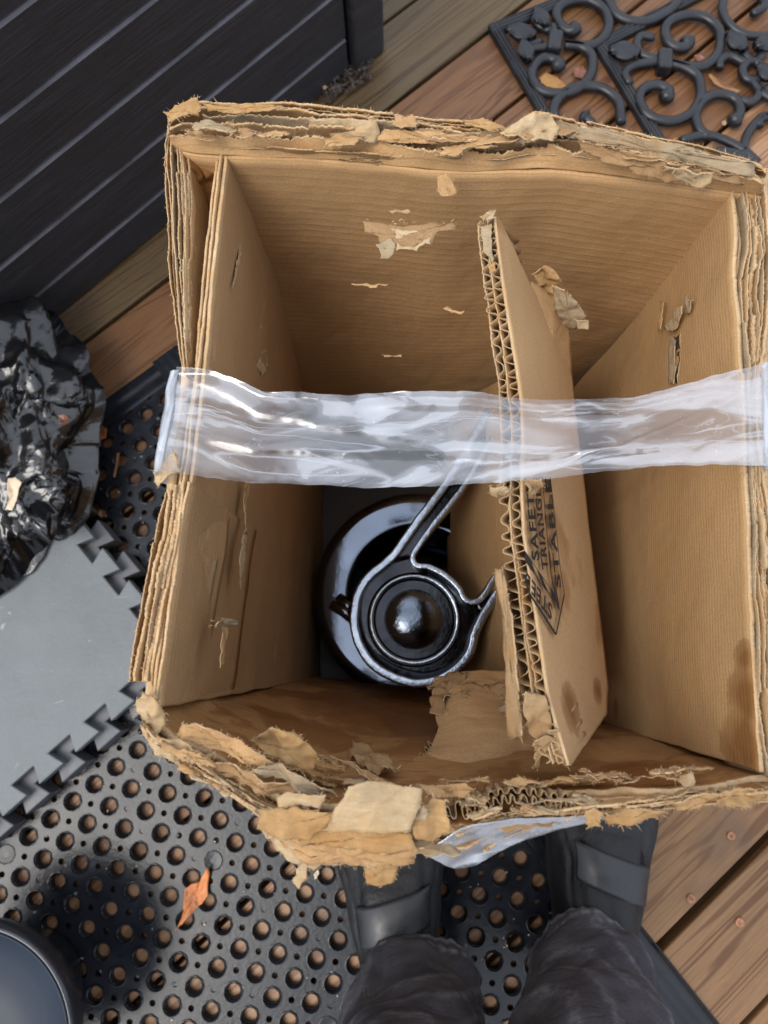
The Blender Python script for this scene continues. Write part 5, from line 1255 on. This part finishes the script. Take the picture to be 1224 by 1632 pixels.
# ---------------------------------------------------------------- the person taking the photograph (legs and shoes)
def person():
    root = empty('person', (0.09, -0.31, MT), 'person standing at the front of the box in faded black jeans and black strapped shoes', 'person')
    def leg_curve(hx, hy, kx, ky): return [(hx, hy, .06), (hx * .8 + kx * .2, hy - .004, .12), (hx * .25 + kx * .75, hy - .010, .25), (kx, ky, .46), (kx * .95, ky - .02, .62), (kx * .8 + .02, ky - .06, .84)]
    legs = ((0.012, -0.268, 0.003, -.30), (0.158, -0.248, .096, -.285))
    # body under the clothes: one surface
    bmx = bpy.data.meshes.new('body'); vs_ = [(0.092, -.38, .90)]; ed = []; rad = [.12]
    for q_, r_ in (((0.092, -.36, 1.0), .115), ((0.09, -.30, 1.16), .125), ((0.088, -.22, 1.32), .135), ((0.086, -.165, 1.40), .062), ((0.084, -.12, 1.45), .055), ((0.083, -.09, 1.50), .078), ((0.082, -.07, 1.57), .082), ((0.082, -.06, 1.63), .06)):
        vs_.append(q_); ed.append((len(vs_) - 2, len(vs_) - 1)); rad.append(r_)
    for sg in (-1, 1):
        p = 3
        for q_, r_ in (((0.088 + sg * .17, -.225, 1.31), .055), ((0.088 + sg * .235, -.27, 1.14), .045), ((0.088 + sg * .20, -.28, 1.02), .036), ((0.088 + sg * .15, -.29, .97), .035)):
            vs_.append(q_); ed.append((p, len(vs_) - 1)); rad.append(r_); p = len(vs_) - 1
    for fx, (hx, hy, kx, ky) in zip((.004, .168), legs):
        pts = [(kx * .85 + .012, ky - .055, .80, .072), (kx, ky - .005, .48, .042), (hx * .25 + kx * .75, hy - .014, .25, .030), (hx * .8 + kx * .2, hy - .01, .12, .026), (fx, hy - .012, .055, .028), (fx, hy + .06, .042, .016), (fx, hy + .11, .038, .012)]
        p = 0
        for x, y, z, r in pts: vs_.append((x, y, z)); rad.append(r); ed.append((p, len(vs_) - 1)); p = len(vs_) - 1
    bmx.from_pydata(vs_, ed, []); bmx.update()
    o = link('body', bmx, M['skin'], root, False)
    o.modifiers.new('s', 'SKIN'); sv = bmx.skin_vertices[0].data
    for i, r in enumerate(rad): sv[i].radius = (r, r)
    sv[0].use_root = True
    sb = o.modifiers.new('ss', 'SUBSURF'); sb.levels = 1; sb.render_levels = 1
    jk = MB(); V_ = []; n_ = 40
    for (z, cx, cy, rx, ry) in ((.93, .092, -.385, .185, .13), (1.0, .092, -.362, .185, .135), (1.16, .09, -.30, .19, .145), (1.30, .088, -.235, .205, .14), (1.37, .087, -.195, .15, .11), (1.41, .086, -.16, .075, .075)):
        for j in range(n_): a = 2 * PI * j / n_; V_.append(Vector((cx + rx * math.cos(a), cy + ry * math.sin(a), z)))
    jk.add(V_, [(i * n_ + j, i * n_ + (j + 1) % n_, (i + 1) * n_ + (j + 1) % n_, (i + 1) * n_ + j) for i in range(5) for j in range(n_)])
    for sg in (-1, 1): jk.tube(smooth_curve([(0.088 + sg * .13, -.21, 1.345), (0.088 + sg * .19, -.235, 1.29), (0.088 + sg * .24, -.27, 1.14), (0.088 + sg * .215, -.28, 1.03), (0.088 + sg * .14, -.28, .97)], 20), [.07] * 6 + [.06] * 8 + [.052] * 6, 16)
    jk.build('jacket', simple('dark jacket', (.02, .021, .025), .8, .2), root)
    hr = MB(); hr.lathe((.082, -.075, 1.585), [(.088, -.03), (.093, .01), (.088, .05), (.06, .085), (.001, .098)], 24); hr.build('hair', simple('dark hair', (.02, .014, .01), .6, .3, 500, .8, .002), root)
    # jeans: each leg a tube with folds, joined at the hips
    jm = MB(); worn = []
    for li, (hx, hy, kx, ky) in enumerate(legs):
        cs = smooth_curve(leg_curve(hx, hy, kx, ky), 170); n = 96; V_ = []
        for i, c in enumerate(cs):
            t = i / 169; h = c.z
            k_ = min(1, max(0, (h - .06) / .14)); rx = (.046 if li else .050) + .008 * k_ + .012 * min(1, max(0, (h - .2) / .4)); ry = rx - .002
            if h > .6: rx += (h - .6) * .12; ry += (h - .6) * .10
            hem = h < .078
            for j in range(n):
                a = 2 * PI * j / n
                q = Vector((math.cos(a) * rx, math.sin(a) * ry, 0))
                w1 = noise.noise(Vector((math.cos(a) * 1.3 + li * 9, math.sin(a) * 1.3, h * 22))) 
                dia = math.sin(h * 62 + a * 2.0 * (1 if li else -1) + li * 1.7 + 5.0 * noise.noise(Vector((math.cos(a), math.sin(a), h * 9 + li * 5))))
                fold = .0085 * w1 + .0030 * (abs(dia) ** .5) * (1 - .6 * min(1, h / .5)) + (.0022 * noise.noise(Vector((math.cos(a) * 4 + li * 3, math.sin(a) * 4, h * 40)))) - .003
                if h > .5: fold *= .5
                fine = .0010 * noise.noise(Vector((q.x * 90, q.y * 90, h * 90)))
                puck = (.0008 * math.sin(a * 30 + 2 * noise.noise(Vector((a * 3, 0, li)))) if hem else 0)
                rs_ = 1 + (fold + fine + puck) / rx
                zz = c.z
                # hem lies lower at the back, lifted over the foot at the front
                lift = .018 * math.sin(a) * max(0, 1 - t * 5)
                V_.append(Vector((c.x + q.x * rs_, c.y + q.y * rs_, zz + lift)))
                wv = 0.0
                if i in (0, 1): wv = 1.0
                if i in (4, 5): wv = .8 if (j % 3) else .2
                if abs(dia) > .93: wv = max(wv, .35)
                worn.append(wv)
        Fc = [(i * n + j, i * n + (j + 1) % n, (i + 1) * n + (j + 1) % n, (i + 1) * n + j) for i in range(len(cs) - 1) for j in range(n)]
        jm.add(V_, Fc)
    V_ = []; n = 48
    for (z, cx, cy, rx, ry) in ((.74, .092, -.375, .150, .095), (.80, .092, -.385, .17, .115), (.90, .092, -.39, .175, .12), (.97, .092, -.39, .16, .11)):
        for j in range(n): a = 2 * PI * j / n; V_.append(Vector((cx + rx * math.cos(a), cy + ry * math.sin(a), z))); worn.append(0)
    jm.add(V_, [(i * n + j, i * n + (j + 1) % n, (i + 1) * n + (j + 1) % n, (i + 1) * n + j) for i in range(3) for j in range(n)])
    o = jm.build('jeans', M['denim'], root)
    at = o.data.attributes.new('worn', 'FLOAT', 'POINT')
    for i, x in enumerate(worn): at.data[i].value = x
    solid(o, .0016, 0)
    # shoes
    for li, (sx_, toe, heel, rot) in enumerate(((-.004, -.085, -.375, 4), (0.175, -.055, -.34, -8))):
        sh = MB(); N = 60; n = 40; L = toe - heel; V_ = []
        wpts = [(0, .026), (.12, .031), (.35, .028), (.55, .039), (.72, .0490), (.84, .0485), (.90, .042), (.96, .030), (1, .010)]
        hpts = [(0, .062), (.15, .080), (.35, .088), (.55, .074), (.75, .056), (.92, .045), (1, .03)]
        def ip(tb, t):
            for (a, x), (b, y) in zip(tb, tb[1:]):
                if t <= b: s_ = (t - a) / (b - a); s_ = s_ * s_ * (3 - 2 * s_); return x + (y - x) * s_
            return tb[-1][1]
        R2 = Matrix.Rotation(math.radians(rot), 3, 'Z')
        def SP(x, t, z): 
            q = R2 @ Vector((x, (t - .5) * L, 0)); return Vector((sx_ + q.x, (toe + heel) / 2 + q.y, z))
        for i in range(N + 1):
            t = i / N; W_ = ip(wpts, t) * (1 if li == 0 else 1); H_ = ip(hpts, t)
            for j in range(n + 1):
                a = PI * j / n; ca = math.cos(a); sa = math.sin(a)
                x = W_ * (abs(ca) ** .75) * (1 if ca >= 0 else -1); z = MT + .018 + (H_ - .018) * (sa ** .8)
                cr = .0022 * noise.noise(Vector((x * 60, t * 16, li * 3))) + .0012 * noise.noise(Vector((x * 160, t * 60, li)))
                fl = 1.8 * (.0018 * math.exp(-((t - .68 - .10 * ca * ca) / .010) ** 2) * sa + (.0022 if (t < .66 + .16 * abs(ca) and abs(ca) > .42) else 0) + .0016 * math.exp(-((abs(ca) - .80 - .1 * math.sin(t * 9)) / .03) ** 2))
                V_.append(SP(x * (1 + cr * 4), t, z + cr * sa - fl))
        Fc = [(i * (n + 1) + j, i * (n + 1) + j + 1, (i + 1) * (n + 1) + j + 1, (i + 1) * (n + 1) + j) for i in range(N) for j in range(n)]
        sh.add(V_, Fc); shoe = solid(sh.build('shoe', M['shoe'], root), .003, -1)
        so_ = MB(); V_ = []
        for i in range(N + 1):
            t = i / N; W_ = ip(wpts, t) + .0035
            for x, z in ((-W_ + .003, MT + .001), (-W_, MT + .006), (-W_ - .0006, MT + .014), (-W_ + .001, MT + .021), (-W_ + .006, MT + .0215), (W_ - .006, MT + .0215), (W_ - .001, MT + .021), (W_ + .0006, MT + .014), (W_, MT + .006), (W_ - .003, MT + .001)): V_.append(SP(x, t, z))
        so_.add(V_, [(i * 10 + j, i * 10 + j + 1, (i + 1) * 10 + j + 1, (i + 1) * 10 + j) for i in range(N) for j in range(9)] + [tuple(range(10)), tuple(N * 10 + j for j in range(10))]); so_.build('sole', M['shoe_sole'], shoe)
        # tongue opening and strap
        st = MB(); V_ = []; tt0 = .505 if li == 0 else .515
        for i in range(11):
            t = tt0 + (i / 10) * .105
            for j in range(41):
                a = PI * (.25 + .48 * j / 40); W_ = ip(wpts, t); H_ = ip(hpts, t)
                x = W_ * (abs(math.cos(a)) ** .75) * (1 if math.cos(a) >= 0 else -1); z = MT + .018 + (H_ - .018) * (math.sin(a) ** .8) + .0050
                V_.append(SP(x * 1.03, t + .03 * (x / W_) * (1 if li == 0 else -1), z))
        st.add(V_, [(i * 41 + j, i * 41 + j + 1, (i + 1) * 41 + j + 1, (i + 1) * 41 + j) for i in range(10) for j in range(40)]); solid(st.build('strap', M['strap'], shoe), .003, 1)
        tg = MB(); V_ = []
        for i in range(9):
            t = tt0 + .09 + (i / 8) * .055; k_ = math.sqrt(max(0, 1 - (i / 8) ** 2))
            for j in range(21):
                a = PI * (.5 + (.19 * k_ + .002) * (j / 10 - 1)); W_ = ip(wpts, t); H_ = ip(hpts, t)
                x = W_ * (abs(math.cos(a)) ** .75) * (1 if math.cos(a) >= 0 else -1); z = MT + .018 + (H_ - .018) * (math.sin(a) ** .8) + .0022
                V_.append(SP(x, t, z))
        tg.add(V_, [(i * 21 + j, i * 21 + j + 1, (i + 1) * 21 + j + 1, (i + 1) * 21 + j) for i in range(8) for j in range(20)]); solid(tg.build('tongue', simple('matt black lining', (.005, .005, .006), .8, .3), shoe), .0012, 1)
person()

# grit and crumbs washed over the mat
gm = MB(); rng = random.Random(21)
for _ in range(520):
    uu = -.02 - rng.random() * .62; vv = .36 - rng.random() * .78; p = MU * uu + MV * vv
    if noise.noise(Vector((uu * 7, vv * 7, 0))) < rng.uniform(-.3, .4): continue
    r_ = rng.uniform(.0004, .0016) * (1.8 if rng.random() < .05 else 1)
    V_ = [Vector((p.x, p.y, MT + .001)) + Vector((rng.uniform(-1, 1), rng.uniform(-1, 1), rng.uniform(-.4, .6))) * r_ for _ in range(5)]
    gm.add(V_, [(0, 1, 2), (0, 2, 3), (0, 3, 4), (1, 2, 4), (2, 3, 4)])
tag(gm.build('grit', M['crumb'], None, False), kind='stuff')
# ---------------------------------------------------------------- small litter
def small_leaf(name, outline, z, mats, label, cat, th=.0004, amp=.0015, group=None):
    o = patch(name, [(a, b, z + dz) for a, b, dz in outline], mats, None, th=th, amp=amp, ej=.0006, seed=len(label), bulge=.002)
    return tag(o, label, cat, group)
def _link_fix(): pass
small_leaf('fallen_leaf', [(331, 1381, .004), (334, 1392, .003), (331, 1412, .001), (332, 1428, .002), (322, 1442, .001), (308, 1455, .0), (290, 1474, .001), (279, 1484, .004), (286, 1470, .002), (292, 1452, .0), (293, 1436, .003), (294, 1418, .006), (304, 1410, .004), (318, 1406, .001), (324, 1394, .002)], MT + .004, [M['leaf'], M['leaf']], 'small orange dead leaf curled on the black rubber mat', 'leaf')
for i, (pts, z, nm, lab, cat, m_) in enumerate((
    ([(150, 680), (160, 676), (170, 684), (168, 698), (156, 702), (148, 692)], MT + .003, 'fallen_leaf', 'rusty red wet leaf scrap on the mat right of the black bag', 'leaf', M['leaf']),
    ([(186, 722), (191, 722), (187, 745), (184, 762), (181, 760), (184, 740)], MT + .004, 'pine_needle', 'thin orange needle on the mat between bag and box', 'needle', M['twig']),
    ([(12, 762), (24, 760), (34, 768), (30, 780), (26, 796), (20, 814), (8, 812), (14, 796), (10, 778)], .150, 'bread_scrap', 'pale brown scrap resting in the folds of the black bag', 'scrap', M['crumb']),
    ([(90, 662), (104, 660), (110, 668), (102, 678), (94, 674)], .140, 'fallen_leaf', 'red brown leaf scrap on top of the black bag', 'leaf', M['deadleaf']),
    ([(158, 812), (168, 814), (170, 822), (160, 826), (156, 820)], MT + .003, 'fallen_leaf', 'tiny yellow leaf scrap at the lower edge of the black bag', 'leaf', M['twig']),
    ([(500, 1394), (506, 1386), (508, 1392), (502, 1402)], MT + .002, 'paper_crumb', 'pale paper crumb on the mat left of the shoe', 'crumb', M['crumb']),
    ([(513, 137), (518, 134), (522, 138), (520, 142), (515, 142)], .012, 'paper_crumb', 'tiny white crumb in the litter by the storage box corner', 'crumb', M['pale']),
    ([(1106, 88), (1116, 84), (1122, 88), (1126, 94), (1112, 98)], .004, 'fallen_leaf', 'reddish leaf scrap on the deck inside the doormat scrolls', 'leaf', M['deadleaf']),
    ([(1128, 118), (1134, 118), (1150, 130), (1166, 140), (1180, 144), (1176, 148), (1156, 142), (1138, 132)], .004, 'wood_chip', 'long pale wood chip on the deck inside the doormat', 'wood chip', M['twig']),
    ([(1150, 194), (1156, 190), (1160, 195), (1156, 200), (1151, 199)], .003, 'paper_crumb', 'white crumb beside a thick scroll end of the doormat', 'crumb', M['pale']),
    ([(860, 124), (870, 116), (880, 120), (896, 130), (904, 138), (890, 142), (872, 138), (862, 132)], .003, 'fallen_leaf', 'pale wet leaf under the left scrolls of the doormat', 'leaf', M['kraft_wet']),
    ([(914, 108), (930, 104), (936, 114), (928, 126), (916, 122)], .003, 'fallen_leaf', 'dark red round leaf inside a left doormat scroll', 'leaf', M['deadleaf']),
)):
    small_leaf(nm, [(a, b, .0006 * ((k * 7) % 3)) for k, (a, b) in enumerate(pts)], z, [m_, m_], lab, cat, amp=.0008)
lm = MB(); rng = random.Random(5)
for _ in range(260):
    t = rng.random(); px = 505 + 85 * t + rng.uniform(-10, 10); py = 150 - 40 * t + rng.uniform(-22, 16)
    p = P(px, py, .003 + rng.random() * .008); d = Vector((rng.uniform(-1, 1), rng.uniform(-1, 1), rng.uniform(-.4, .4))).normalized() * rng.uniform(.002, .006); s_ = d.cross(Vector((rng.uniform(-1, 1), rng.uniform(-1, 1), 1))).normalized() * rng.uniform(.0008, .0025)
    lm.add([p - d, p + s_, p + d, p - s_], [(0, 1, 2, 3)])
tag(lm.build('leaf_litter', M['debris'], None, False), kind='stuff')
